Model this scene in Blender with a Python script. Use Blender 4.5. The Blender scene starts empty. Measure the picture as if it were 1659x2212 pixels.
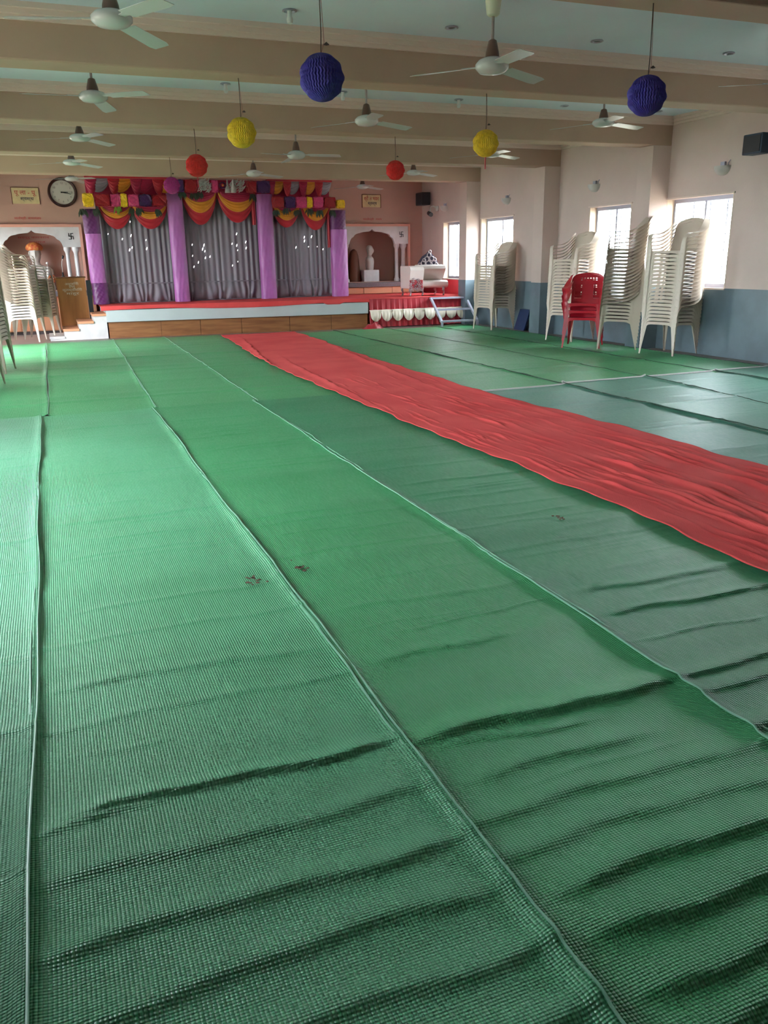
import bpy, bmesh, math, random
from mathutils import Vector, Matrix, noise
random.seed(7)
S = bpy.context.scene
C = S.collection
PI = math.pi
rad = math.radians

# ------------------------------------------------------------------ camera
def make_camera():
    yaw, pitch, roll = rad(21.486), rad(17.282), rad(-0.961)
    f = Vector((math.sin(yaw)*math.cos(pitch), math.cos(yaw)*math.cos(pitch), -math.sin(pitch)))
    r = Vector((math.cos(yaw), -math.sin(yaw), 0)); u = r.cross(f)
    c, s = math.cos(roll), math.sin(roll)
    r2 = r*c + u*s; u2 = -r*s + u*c
    cam = bpy.data.cameras.new('camera'); o = bpy.data.objects.new('camera', cam); C.objects.link(o)
    m = Matrix(((r2.x, u2.x, -f.x, 0), (r2.y, u2.y, -f.y, 0), (r2.z, u2.z, -f.z, 1.3), (0, 0, 0, 1)))
    o.matrix_world = m
    cam.sensor_fit = 'HORIZONTAL'; cam.sensor_width = 36
    cam.lens = 1762.5/1659*36
    cam.clip_start = 0.05; cam.clip_end = 300
    S.camera = o
make_camera()

# ------------------------------------------------------------------ light and exposure
SKY = 39.0
w = bpy.data.worlds.new('overcast_sky'); S.world = w; w.use_nodes = True
bg = w.node_tree.nodes['Background']
bg.inputs[0].default_value = (0.86, 0.94, 1.0, 1); bg.inputs[1].default_value = SKY
S.view_settings.view_transform = 'Standard'; S.view_settings.look = 'None'
S.view_settings.gamma = 1; S.view_settings.use_curve_mapping = False
S.view_settings.exposure = 0.0
S.cycles.max_bounces = 10; S.cycles.diffuse_bounces = 6; S.cycles.transparent_max_bounces = 12
S.cycles.sample_clamp_indirect = 6

def portal(x, y0, y1, z0, z1, face):
    l = bpy.data.lights.new('window_portal', 'AREA'); l.shape = 'RECTANGLE'
    l.size = y1-y0; l.size_y = z1-z0
    l.cycles.is_portal = True
    o = bpy.data.objects.new('window_portal', l); C.objects.link(o)
    o.location = (x, (y0+y1)/2, (z0+z1)/2)
    o.rotation_euler = (PI/2, 0, PI/2) if face > 0 else (PI/2, 0, -PI/2)   # -Z points to +X or -X
    return o
# windows on the right wall (in view) and the openings of the left wall (beyond the frame)
WIN_R = [(8.43, 9.66), (10.41, 11.43), (13.76, 15.0), (15.89, 16.7)]
WZ = (0.86, 2.0)
WIN_R_BACK = [(5.1, 6.4)]
LEFT_OPEN = [(3.3, 4.7, 0.7, 2.15), (5.1, 6.5, 0.7, 2.15), (8.0, 9.3, 0.86, 2.0), (10.4, 11.6, 0.86, 2.0), (13.2, 14.6, 0.0, 2.1), (15.8, 17.2, 0.86, 2.0)]
for a, b in WIN_R+WIN_R_BACK: portal(8.36, a, b, WZ[0], WZ[1], -1)
for a, b, z0, z1 in LEFT_OPEN: portal(-1.72, a, b, z0, z1, 1)

# ------------------------------------------------------------------ materials
def lin(c):
    return tuple(((v/255)/12.92 if v/255 <= 0.04045 else ((v/255+0.055)/1.055)**2.4) for v in c)
MATS = {}
def mat(name, rgb, rough=0.6, metal=0.0, spec=0.5, var=0.0, vscale=4.0, bump=0.0, bscale=60.0, sheen=0.0, emit=None, estr=0.0, rgb2=None, stretch=None, trans=0.0):
    if name in MATS: return MATS[name]
    m = bpy.data.materials.new(name); m.use_nodes = True
    nt = m.node_tree; b = nt.nodes['Principled BSDF']
    c = lin(rgb)
    b.inputs['Base Color'].default_value = (*c, 1)
    b.inputs['Roughness'].default_value = rough; b.inputs['Metallic'].default_value = metal
    b.inputs['Specular IOR Level'].default_value = spec
    if sheen: b.inputs['Sheen Weight'].default_value = sheen
    if trans:
        b.inputs['Transmission Weight'].default_value = trans
    if emit:
        b.inputs['Emission Color'].default_value = (*lin(emit), 1); b.inputs['Emission Strength'].default_value = estr
    tc = nt.nodes.new('ShaderNodeTexCoord'); src = tc.outputs['Object']
    if stretch:
        mp = nt.nodes.new('ShaderNodeMapping'); mp.inputs['Scale'].default_value = stretch
        nt.links.new(src, mp.inputs[0]); src = mp.outputs[0]
    if var or rgb2:
        n = nt.nodes.new('ShaderNodeTexNoise'); n.inputs['Scale'].default_value = vscale; n.inputs['Detail'].default_value = 6
        nt.links.new(src, n.inputs['Vector'])
        mix = nt.nodes.new('ShaderNodeMix'); mix.data_type = 'RGBA'
        c2 = lin(rgb2) if rgb2 else tuple(v*(1-var) for v in c)
        mix.inputs[6].default_value = (*c, 1); mix.inputs[7].default_value = (*c2, 1)
        cr = nt.nodes.new('ShaderNodeMapRange'); cr.inputs[1].default_value = 0.4; cr.inputs[2].default_value = 0.65
        nt.links.new(n.outputs[0], cr.inputs[0]); nt.links.new(cr.outputs[0], mix.inputs[0])
        nt.links.new(mix.outputs[2], b.inputs['Base Color'])
    if bump:
        n2 = nt.nodes.new('ShaderNodeTexNoise'); n2.inputs['Scale'].default_value = bscale; n2.inputs['Detail'].default_value = 4
        nt.links.new(src, n2.inputs['Vector'])
        bp = nt.nodes.new('ShaderNodeBump'); bp.inputs['Strength'].default_value = bump; bp.inputs['Distance'].default_value = 0.01
        nt.links.new(n2.outputs[0], bp.inputs['Height']); nt.links.new(bp.outputs[0], b.inputs['Normal'])
    MATS[name] = m
    return m

WALL = mat('wall_paint', (206, 184, 176), 0.75, var=0.10, vscale=1.2, bump=0.15, bscale=40)
WALLB = mat('back_wall_paint', (198, 160, 146), 0.8, var=0.08, vscale=1.0)
BEAM = mat('beam_paint', (176, 148, 130), 0.7, var=0.08, vscale=1.5)
CEIL = mat('ceiling_paint', (210, 222, 236), 0.8, var=0.06, vscale=1.0)
CORN = mat('cornice_paint', (216, 196, 186), 0.7)
DADO = mat('dado_paint', (106, 122, 132), 0.30, var=0.22, vscale=3.0, spec=0.5, bump=0.08, bscale=8)
DADOREFL = mat('red_dado_reflection', (176, 40, 52), 0.6, var=0.1)  # red carpet's reflection in the dado, put in as colour
FLOOR = mat('floor_tile', (128, 112, 106), 0.35, var=0.15, vscale=5)
WHITE = mat('white_paint', (214, 210, 208), 0.5)
MARBLE = mat('white_marble', (220, 214, 214), 0.35, var=0.12, vscale=6)
FASCIA = mat('grey_white_fascia', (190, 196, 198), 0.5, var=0.08, vscale=2)
VENEER = mat('brown_veneer', (150, 100, 62), 0.45, rgb2=(122, 76, 46), vscale=2.0, stretch=(1, 1, 9))
PEACH = mat('peach_laminate', (216, 152, 116), 0.5, var=0.08)
GRANITE = mat('grey_granite', (120, 112, 116), 0.3, var=0.4, vscale=60)
REVEAL = mat('cream_reveal', (214, 194, 172), 0.6)
PINKTRIM = mat('pink_trim', (226, 166, 148), 0.5)
PLAST = mat('cream_plastic', (208, 192, 176), 0.38, spec=0.5, var=0.06, vscale=3)
REDPL = mat('red_plastic', (176, 26, 44), 0.3, spec=0.5)
STEEL = mat('pale_painted_steel', (176, 178, 196), 0.35, metal=0.2)
ALU = mat('aluminium', (168, 170, 186), 0.4, metal=0.5)
BLACK = mat('black_plastic', (26, 28, 34), 0.45)
BLUEDK = mat('dark_blue_board', (24, 46, 84), 0.5)
FANW = mat('fan_white_enamel', (196, 198, 200), 0.25)
FANB = mat('fan_brown_cover', (92, 66, 56), 0.4)
ROD = mat('fan_rod', (150, 138, 138), 0.4, metal=0.3)
CREAM = mat('cream_cover', (206, 206, 184), 0.5)
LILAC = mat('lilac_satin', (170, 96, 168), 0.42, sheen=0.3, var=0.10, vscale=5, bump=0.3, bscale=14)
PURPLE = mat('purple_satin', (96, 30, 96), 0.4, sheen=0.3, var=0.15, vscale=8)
SATIN = mat('silver_white_satin', (122, 114, 124), 0.45, sheen=0.1, spec=0.35)
REDC = mat('red_cloth', (176, 18, 40), 0.5, sheen=0.2, var=0.15, vscale=6)
MAGC = mat('magenta_cloth', (168, 16, 66), 0.5, sheen=0.2, var=0.15, vscale=6)
GOLDC = mat('gold_cloth', (216, 140, 34), 0.45, sheen=0.2, var=0.15, vscale=8)
GREYC = mat('grey_net_cloth', (150, 146, 158), 0.5, var=0.2, vscale=10)
SKIRTW = mat('ivory_satin', (232, 218, 200), 0.35)
TIN = {k: mat('tinsel_'+k, v, 0.45, var=0.25, vscale=30, bump=0.5, bscale=50) for k, v in dict(yellow=(236, 190, 30), red=(150, 14, 30), pink=(206, 62, 120), purple=(62, 20, 84), silver=(196, 196, 196), green=(52, 66, 54), magenta=(170, 50, 150), lime=(110, 140, 40)).items()}
REDTXT = mat('red_letter_paint', (190, 60, 62), 0.6)
DKTXT = mat('dark_letter_paint', (52, 48, 84), 0.6)
BLKTXT = mat('black_letter_paint', (22, 20, 24), 0.6)
WTXT = mat('white_letter_paint', (232, 226, 214), 0.6)
SIGNY = mat('cream_yellow_sign', (226, 208, 160), 0.5, var=0.12, vscale=9)
STONE = mat('bust_plaster', (206, 196, 190), 0.5, var=0.1)
HAIR = mat('brown_paint', (110, 62, 40), 0.6)
TURBAN = mat('orange_red_turban', (190, 84, 50), 0.6, rgb2=(214, 150, 80), vscale=20)

def mat_rib(name, rgb, rgb2, rough, bstr=0.75, knots=0.42):
    """woven plastic mat: ribs running along Y, short slits between them, faded patches"""
    m = bpy.data.materials.new(name); m.use_nodes = True; nt = m.node_tree; b = nt.nodes['Principled BSDF']
    L = nt.links.new; N = nt.nodes.new
    tc = N('ShaderNodeTexCoord')
    sx = N('ShaderNodeSeparateXYZ'); L(tc.outputs['Object'], sx.inputs[0])
    def math_(op, a, b_=None, v=None):
        n = N('ShaderNodeMath'); n.operation = op
        L(a, n.inputs[0])
        if b_ is not None: L(b_, n.inputs[1])
        elif v is not None: n.inputs[1].default_value = v
        return n.outputs[0]
    x = math_('MULTIPLY', sx.outputs[0], v=2*PI/0.0084)
    rib = math_('SINE', x)
    ribh = math_('ABSOLUTE', math_('SINE', math_('MULTIPLY', x, v=0.5)))
    y = math_('MULTIPLY', sx.outputs[1], v=2*PI/0.0075)
    ys = math_('SINE', y)
    knot = math_('MULTIPLY', math_('ADD', ys, v=1.0), v=knots)
    h = math_('ADD', ribh, knot)
    bp = N('ShaderNodeBump'); bp.inputs['Strength'].default_value = bstr; bp.inputs['Distance'].default_value = 0.0022
    L(h, bp.inputs['Height']); L(bp.outputs[0], b.inputs['Normal'])
    # colour: faded patches, darker grooves
    n = N('ShaderNodeTexNoise'); n.inputs['Scale'].default_value = 0.9; n.inputs['Detail'].default_value = 5
    L(tc.outputs['Object'], n.inputs['Vector'])
    mix = N('ShaderNodeMix'); mix.data_type = 'RGBA'
    mix.inputs[6].default_value = (*lin(rgb), 1); mix.inputs[7].default_value = (*lin(rgb2), 1)
    mr = N('ShaderNodeMapRange'); mr.inputs[1].default_value = 0.35; mr.inputs[2].default_value = 0.7
    L(n.outputs[0], mr.inputs[0]); L(mr.outputs[0], mix.inputs[0])
    n2 = N('ShaderNodeTexNoise'); n2.inputs['Scale'].default_value = 60; n2.inputs['Detail'].default_value = 3
    mp = N('ShaderNodeMapping'); mp.inputs['Scale'].default_value = (2.5, 0.35, 1)
    L(tc.outputs['Object'], mp.inputs[0]); L(mp.outputs[0], n2.inputs['Vector'])
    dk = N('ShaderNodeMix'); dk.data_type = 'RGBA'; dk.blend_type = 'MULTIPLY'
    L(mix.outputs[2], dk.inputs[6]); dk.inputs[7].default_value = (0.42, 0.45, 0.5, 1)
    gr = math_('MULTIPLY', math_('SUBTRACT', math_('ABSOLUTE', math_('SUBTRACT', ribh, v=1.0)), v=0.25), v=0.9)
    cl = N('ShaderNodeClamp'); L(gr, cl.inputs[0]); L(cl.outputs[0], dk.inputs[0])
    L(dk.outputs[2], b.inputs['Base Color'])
    rr = N('ShaderNodeMapRange'); rr.inputs[1].default_value = 0.3; rr.inputs[2].default_value = 0.7
    rr.inputs[3].default_value = rough-0.06; rr.inputs[4].default_value = rough+0.10
    L(n2.outputs[0], rr.inputs[0]); L(rr.outputs[0], b.inputs['Roughness'])
    b.inputs['Specular IOR Level'].default_value = 0.5
    return m
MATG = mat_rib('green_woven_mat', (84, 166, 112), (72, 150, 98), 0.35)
MATP = mat_rib('green_woven_mat_lit', (104, 178, 134), (90, 162, 116), 0.34)  # same mat, paler to paint the light pool from the left windows
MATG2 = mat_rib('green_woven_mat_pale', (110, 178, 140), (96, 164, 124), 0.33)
MATD = mat_rib('green_woven_mat_shaded', (74, 150, 106), (64, 132, 94), 0.38)  # same mat, darker to paint the fall-off of light
MATR = mat_rib('green_woven_mat_sheen', (104, 158, 136), (100, 146, 132), 0.42, 0.25, 0.1)  # window sheen on the right-hand mats put into the base colour
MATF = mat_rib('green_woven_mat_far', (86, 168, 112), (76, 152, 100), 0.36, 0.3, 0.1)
BIND = mat('pale_green_binding', (128, 176, 150), 0.4)
GAPSHADE = mat('mat_gap_shade', (30, 66, 46), 0.5)  # dark strip draws the shaded gap where mats overlap
REDF = mat('red_felt_carpet', (218, 82, 82), 0.9, rgb2=(208, 70, 72), vscale=2.0, bump=0.25, bscale=220, spec=0.2)

def glass_mat():
    m = bpy.data.materials.new('window_glass'); m.use_nodes = True; nt = m.node_tree
    nt.nodes.remove(nt.nodes['Principled BSDF'])
    t = nt.nodes.new('ShaderNodeBsdfTransparent'); t.inputs[0].default_value = (0.94, 0.96, 0.96, 1)
    g = nt.nodes.new('ShaderNodeBsdfGlossy'); g.inputs['Roughness'].default_value = 0.05
    lw = nt.nodes.new('ShaderNodeLayerWeight'); lw.inputs[0].default_value = 0.5
    pw = nt.nodes.new('ShaderNodeMath'); pw.operation = 'POWER'; pw.inputs[1].default_value = 4; nt.links.new(lw.outputs['Facing'], pw.inputs[0])
    fr = nt.nodes.new('ShaderNodeMath'); fr.operation = 'MULTIPLY_ADD'; fr.inputs[1].default_value = 0.35; fr.inputs[2].default_value = 0.04; nt.links.new(pw.outputs[0], fr.inputs[0])
    mx = nt.nodes.new('ShaderNodeMixShader')
    nt.links.new(fr.outputs[0], mx.inputs[0]); nt.links.new(t.outputs[0], mx.inputs[1]); nt.links.new(g.outputs[0], mx.inputs[2])
    nt.links.new(mx.outputs[0], nt.nodes['Material Output'].inputs[0])
    return m
GLASS = glass_mat()

# ------------------------------------------------------------------ helpers
class MB:
    def __init__(s): s.v = []; s.f = []
    def add(s, vs, fs):
        o = len(s.v); s.v += [tuple(v) for v in vs]; s.f += [tuple(i+o for i in f) for f in fs]; return s
    def box(s, x0, x1, y0, y1, z0, z1):
        vs = [(x0, y0, z0), (x1, y0, z0), (x1, y1, z0), (x0, y1, z0), (x0, y0, z1), (x1, y0, z1), (x1, y1, z1), (x0, y1, z1)]
        return s.add(vs, [(0, 3, 2, 1), (4, 5, 6, 7), (0, 1, 5, 4), (1, 2, 6, 5), (2, 3, 7, 6), (3, 0, 4, 7)])
    def loft(s, rings, close=True, cap=True):
        n = len(rings[0]); vs = [p for r in rings for p in r]; fs = []
        for i in range(len(rings)-1):
            for j in range(n if close else n-1):
                k = (j+1) % n
                fs.append((i*n+j, i*n+k, (i+1)*n+k, (i+1)*n+j))
        if cap and close:
            fs.append(tuple(range(n-1, -1, -1))); fs.append(tuple((len(rings)-1)*n+j for j in range(n)))
        return s.add(vs, fs)
    def tube(s, pts, r, n=8, cap=True):
        pts = [Vector(p) for p in pts]; rings = []
        rs = r if isinstance(r, (list, tuple)) else [r]*len(pts)
        up = None
        for i, p in enumerate(pts):
            t = (pts[min(i+1, len(pts)-1)]-pts[max(i-1, 0)]).normalized()
            if up is None: up = Vector((0, 0, 1)) if abs(t.z) < 0.9 else Vector((1, 0, 0))
            a = t.cross(up).normalized(); b = a.cross(t).normalized(); up = b
            rings.append([p+(a*math.cos(q)+b*math.sin(q))*rs[i] for q in [2*PI*j/n for j in range(n)]])
        return s.loft(rings, True, cap)
    def lathe(s, prof, n=20, cx=0, cy=0, cz=0):
        rings = [[(cx+r*math.cos(2*PI*j/n), cy+r*math.sin(2*PI*j/n), cz+z) for j in range(n)] for r, z in prof]
        return s.loft(rings, True, True)
    def grid(s, fn, nu, nv):
        vs = [fn(i/nu, j/nv) for j in range(nv+1) for i in range(nu+1)]
        fs = [(j*(nu+1)+i, j*(nu+1)+i+1, (j+1)*(nu+1)+i+1, (j+1)*(nu+1)+i) for j in range(nv) for i in range(nu)]
        return s.add(vs, fs)
    def sheet(s, fn, nu, nv, off, mask=None):
        """a grid with thickness: fn(u,v)->point, off = thickness vector"""
        off = Vector(off)
        P = [[Vector(fn(i/nu, j/nv)) for i in range(nu+1)] for j in range(nv+1)]
        idx = lambda i, j, k: (k*(nv+1)+j)*(nu+1)+i
        vs = [P[j][i] for j in range(nv+1) for i in range(nu+1)]+[P[j][i]+off for j in range(nv+1) for i in range(nu+1)]
        on = lambda i, j: 0 <= i < nu and 0 <= j < nv and (mask is None or mask((i+.5)/nu, (j+.5)/nv))
        fs = []
        for j in range(nv):
            for i in range(nu):
                if not on(i, j): continue
                a, b, c, d = (i, j), (i+1, j), (i+1, j+1), (i, j+1)
                fs.append((idx(*a, 0), idx(*b, 0), idx(*c, 0), idx(*d, 0)))
                fs.append((idx(*d, 1), idx(*c, 1), idx(*b, 1), idx(*a, 1)))
                for (p, q, ni, nj) in ((a, b, i, j-1), (b, c, i+1, j), (c, d, i, j+1), (d, a, i-1, j)):
                    if not on(ni, nj): fs.append((idx(*q, 0), idx(*p, 0), idx(*p, 1), idx(*q, 1)))
        return s.add(vs, fs)
    def mesh(s, name, m, smooth=None):
        me = bpy.data.meshes.new(name); me.from_pydata(s.v, [], s.f)
        b = bmesh.new(); b.from_mesh(me)
        loose = [v for v in b.verts if not v.link_faces]
        if loose: bmesh.ops.delete(b, geom=loose, context='VERTS')
        bmesh.ops.recalc_face_normals(b, faces=b.faces); b.to_mesh(me); b.free()
        me.materials.append(m)
        if smooth is not None:
            me.polygons.foreach_set('use_smooth', [True]*len(me.polygons))
            me.set_sharp_from_angle(angle=rad(smooth))
        return me
    def build(s, name, m, parent=None, smooth=None, loc=None):
        me = s.mesh(name, m, smooth)
        o = bpy.data.objects.new(name, me); C.objects.link(o)
        if parent: o.parent = parent
        if loc: o.location = loc
        return o

def bevel(o, w_, n=2):
    md = o.modifiers.new('bevel', 'BEVEL'); md.width = w_; md.segments = n; md.limit_method = 'ANGLE'
    return o
def tag(o, label, cat, group=None):
    o['label'] = label; o['category'] = cat
    if group: o['group'] = group
    return o
def struct(o): o['kind'] = 'structure'; return o
def thing(name, label, cat, loc=(0, 0, 0), rz=0, group=None):
    o = bpy.data.objects.new(name, None); C.objects.link(o); o.empty_display_size = 0.1
    o.location = loc; o.rotation_euler = (0, 0, rz)
    return tag(o, label, cat, group)
def solo(o, loc, label, cat, group=None, rz=0):
    o.location = loc; o.rotation_euler = (0, 0, rz); return tag(o, label, cat, group)
def copy_tree(src, parent=None):
    c = src.copy(); C.objects.link(c)
    if parent: c.parent = parent
    for k in CH.get(src.name, []): copy_tree(k, c)
    return c
CH = {}
def index_children(src):
    CH[src.name] = [k for k in src.children]
    for k in src.children: index_children(k)
def text(name, body, size, m, loc, rot=(PI/2, 0, 0), parent=None, align='CENTER', ext=0.002, width=None):
    cu = bpy.data.curves.new(name, 'FONT'); cu.body = body; cu.size = size; cu.align_x = align; cu.align_y = 'CENTER'; cu.extrude = ext
    cu.resolution_u = 3
    t = bpy.data.objects.new(name+'_tmp', cu); C.objects.link(t)
    dg = bpy.context.evaluated_depsgraph_get(); me = bpy.data.meshes.new_from_object(t.evaluated_get(dg))
    bpy.data.objects.remove(t)
    if width and len(me.vertices):
        xs = [v.co.x for v in me.vertices]; k = width/(max(xs)-min(xs)); mid = (max(xs)+min(xs))/2
        for v in me.vertices: v.co.x = (v.co.x-mid)*k
    me.materials.clear(); me.materials.append(m)
    o = bpy.data.objects.new(name, me); C.objects.link(o); o.location = loc; o.rotation_euler = rot
    if parent: o.parent = parent
    return o
ORD = ['lowest', 'second', 'third', 'fourth', 'fifth', 'sixth', 'seventh', 'eighth', 'ninth', 'tenth', 'eleventh', 'twelfth', 'thirteenth', 'fourteenth', 'fifteenth', 'sixteenth', 'seventeenth', 'eighteenth', 'nineteenth', 'twentieth', 'twenty-first', 'twenty-second', 'twenty-third', 'twenty-fourth']

# ------------------------------------------------------------------ room shell
XL, XR, YB, YF = -1.4, 8.05, 17.8, -2.6
ZC = 3.03
def wall_x(name, x0, x1, y0, y1, z0, z1, holes, m):
    ys = sorted({y0, y1, *[h[0] for h in holes], *[h[1] for h in holes]}); zs = sorted({z0, z1, *[h[2] for h in holes], *[h[3] for h in holes]})
    b = MB()
    for i in range(len(ys)-1):
        for j in range(len(zs)-1):
            cy, cz = (ys[i]+ys[i+1])/2, (zs[j]+zs[j+1])/2
            if any(h[0] < cy < h[1] and h[2] < cz < h[3] for h in holes): continue
            b.box(x0, x1, ys[i], ys[i+1], zs[j], zs[j+1])
    return struct(b.build(name, m))
def wall_y(name, y0, y1, x0, x1, z0, z1, holes, m):
    o = wall_x(name, y0, y1, x0, x1, z0, z1, holes, m)
    for v in o.data.vertices: v.co.x, v.co.y = v.co.y, v.co.x
    b = bmesh.new(); b.from_mesh(o.data); bmesh.ops.recalc_face_normals(b, faces=b.faces); b.to_mesh(o.data); b.free()
    return o
struct(MB().box(XL-.25, XR+.25, YF-.2, YB+.9, -0.15, 0).build('floor', FLOOR))
struct(MB().box(XL-.25, XR+.25, YF-.2, YB+.9, ZC, ZC+.15).build('ceiling', CEIL))
wall_x('wall_right', XR, XR+.25, YF, YB, 0, ZC, [(a, b, *WZ) for a, b in WIN_R+WIN_R_BACK], WALL)
wall_x('wall_left', XL-.25, XL, YF, YB, 0, ZC, LEFT_OPEN, WALL)
wall_y('wall_back', YB, YB+.2, XL-.25, XR+.25, 0, ZC, [(-0.95, 0.72, 0.8, 1.93), (5.95, 7.62, 0.8, 1.93)], WALLB)
wall_y('wall_front', YF-.2, YF, XL-.25, XR+.25, 0, ZC, [], WALL)
# niche recesses behind the arches
for i, x0 in enumerate((-0.95, 5.95)):
    b = MB(); x1 = x0+1.67
    b.box(x0-.05, x1+.05, YB+.62, YB+.66, .75, 2.0); b.box(x0-.05, x0, YB+.2, YB+.62, .75, 2.0); b.box(x1, x1+.05, YB+.2, YB+.62, .75, 2.0)
    b.box(x0-.05, x1+.05, YB+.2, YB+.66, 1.93, 2.0); b.box(x0-.05, x1+.05, YB+.2, YB+.66, .75, .8)
    struct(b.build('niche_recess', WALLB))
# dado paint
def dado(y0, y1, x=XR-.006):
    return struct(MB().box(x, x+.012, y0, y1, 0, .86).build('trim_1', DADO))
n_tr = 1
for (a, b) in ((YF, 4.25), (4.55, 6.95), (7.25, 9.65), (9.95, 12.3), (12.6, 15.05)):
    o = dado(a, b); o.name = 'trim_%d' % n_tr; n_tr += 1
o = struct(MB().box(XR-.012, XR, 15.35, YB, 0.3, .86).build('trim_%d' % n_tr, DADOREFL)); n_tr += 1
# beams with their wall piers and cornices
for yb in (1.55, 4.25, 6.95, 9.65, 12.3, 15.05):
    o = struct(MB().box(XL, XR, yb, yb+.3, 2.68, ZC).build('ceiling_beam', BEAM)); bevel(o, .012, 2)
    b = MB()
    for s_, y in ((-1, yb), (1, yb+.3)):
        b.box(XL, XR, min(y, y+s_*.09), max(y, y+s_*.09), ZC-.035, ZC)
        b.box(XL, XR, min(y, y+s_*.06), max(y, y+s_*.06), ZC-.07, ZC-.035)
        b.box(XL, XR, min(y, y+s_*.03), max(y, y+s_*.03), ZC-.10, ZC-.07)
    struct(b.build('trim_%d' % n_tr, CORN)); n_tr += 1
    for sx, xw in ((1, XR-.3), (-1, XL)):
        p = struct(MB().box(xw, xw+.3, yb, yb+.3, .86, 2.68).build('pilaster', WALL))
        d = MB().box(xw-.006*(1 if sx > 0 else 0), xw+.3, yb-.006, yb+.306, 0, .86).build('painted_base', DADO, p)
for y0, y1 in ((-2.6, 1.55), (1.85, 4.25), (4.55, 6.95), (7.25, 9.65), (9.95, 12.3), (12.6, 15.05), (15.35, 17.8)):
    b = MB(); b.box(XR-.09, XR, y0, y1, ZC-.035, ZC); b.box(XR-.06, XR, y0, y1, ZC-.07, ZC-.035); b.box(XR-.03, XR, y0, y1, ZC-.10, ZC-.07)
    struct(b.build('trim_%d' % n_tr, CORN)); n_tr += 1
struct(MB().box(XL, XR, YB-.06, YB, ZC-.1, ZC).build('trim_%d' % n_tr, CORN)); n_tr += 1

# windows
def window(k, y0, y1, x=XR, side=1, z0=WZ[0], z1=WZ[1], mull=True, grille=True):
    xf = x+side*.12
    f = MB(); t = .05
    a, b_ = sorted((xf, xf+side*.06))
    f.box(a, b_, y0, y0+t, z0, z1); f.box(a, b_, y1-t, y1, z0, z1); f.box(a, b_, y0+t, y1-t, z0, z0+t); f.box(a, b_, y0+t, y1-t, z1-t, z1)
    w_ = struct(f.build('window_%d' % k, ALU))
    ym = (y0+y1)/2
    if mull: MB().box(a+.01, b_-.01, ym-.018, ym+.018, z0+t, z1-t).build('mullion', ALU, w_)
    for (p, q) in ((y0+t, ym-.018), (ym+.018, y1-t)):
        MB().box((a+b_)/2-.003, (a+b_)/2+.003, p, q, z0+t, z1-t).build('pane', GLASS, w_)
    # pink painted reveal lining and head moulding
    xa, xb = sorted((x-side*.002, xf))
    MB().box(xa, xb, y0-.001, y0+.012, z0, z1).build('reveal', REVEAL, w_); MB().box(xa, xb, y1-.012, y1+.001, z0, z1).build('reveal', REVEAL, w_)
    xa, xb = sorted((x-side*.02, x+side*.03))
    MB().box(xa, xb, y0-.02, y1+.02, z1, z1+.02).build('head_moulding', CORN, w_)
    MB().box(xa, xb, y0-.01, y1+.01, z0-.02, z0).build('sill', CORN, w_)
    if grille:
        xg = x+side*.21
        nb = 11
        for j in range(nb):
            z = z0+(j+.5)*(z1-z0)/nb
            MB().tube([(xg, y0, z), (xg, y1, z)], .005, 6).build('grille_bar', ALU, w_)
        for j in range(1, 4):
            y = y0+j*(y1-y0)/4
            MB().box(xg-.004, xg+.004, y-.01, y+.01, z0, z1).build('grille_upright', ALU, w_)
    return w_
for i, (a, b) in enumerate(WIN_R): window(i+1, a, b)
window(5, *WIN_R_BACK[0])
k = 6
for a, b, z0, z1 in LEFT_OPEN:
    if z0 > 0: window(k, a, b, XL, -1, z0, z1, True, False); k += 1
dr = MB().box(XL-.12, XL-.06, 13.2, 13.27, 0, 2.1).box(XL-.12, XL-.06, 14.53, 14.6, 0, 2.1).box(XL-.12, XL-.06, 13.27, 14.53, 2.03, 2.1)
struct(dr.build('door_1', VENEER))

# outside: ground and some trees in front of the windows
struct(MB().box(-30, XL-.25, -20, 40, -.6, -.5).box(XR+.25, 40, -20, 40, -.6, -.5).build('yard_ground', mat('yard_earth', (150, 140, 120), 0.9, var=0.2)))
LEAF = mat('tree_leaves', (70, 120, 60), 0.6, var=0.3, vscale=4)
BARK = mat('tree_bark', (90, 74, 60), 0.8)
def tree(x, y, h, r, label):
    t = thing('garden_tree', label, 'tree', (x, y, -.5), 0, 'trees outside the windows')
    MB().tube([(0, 0, 0), (.05, .03, h*.5), (0, 0, h*.85)], [.09, .07, .03], 8).build('trunk', BARK, t, 60)
    b = MB()
    for _ in range(700):
        d = Vector((random.gauss(0, 1), random.gauss(0, 1), random.gauss(0, 1))).normalized()*r*random.random()**.4
        p = Vector((0, 0, h*.72))+Vector((d.x, d.y, d.z*1.1)); a = Vector((random.uniform(-1, 1), random.uniform(-1, 1), random.uniform(-.5, .5))).normalized()*.12
        c = a.cross(Vector((random.random(), random.random(), 1))).normalized()*.05
        b.add([p-a, p+c, p+a, p-c], [(0, 1, 2, 3)])
    b.build('foliage', LEAF, t)['kind'] = 'stuff'
tree(13.2, 11.6, 2.6, .95, 'small leafy garden tree seen faintly through the nearest right-hand window')
tree(15.5, 12.4, 3.4, 1.3, 'larger leafy garden tree further behind, seen through the nearest right-hand window')

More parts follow.
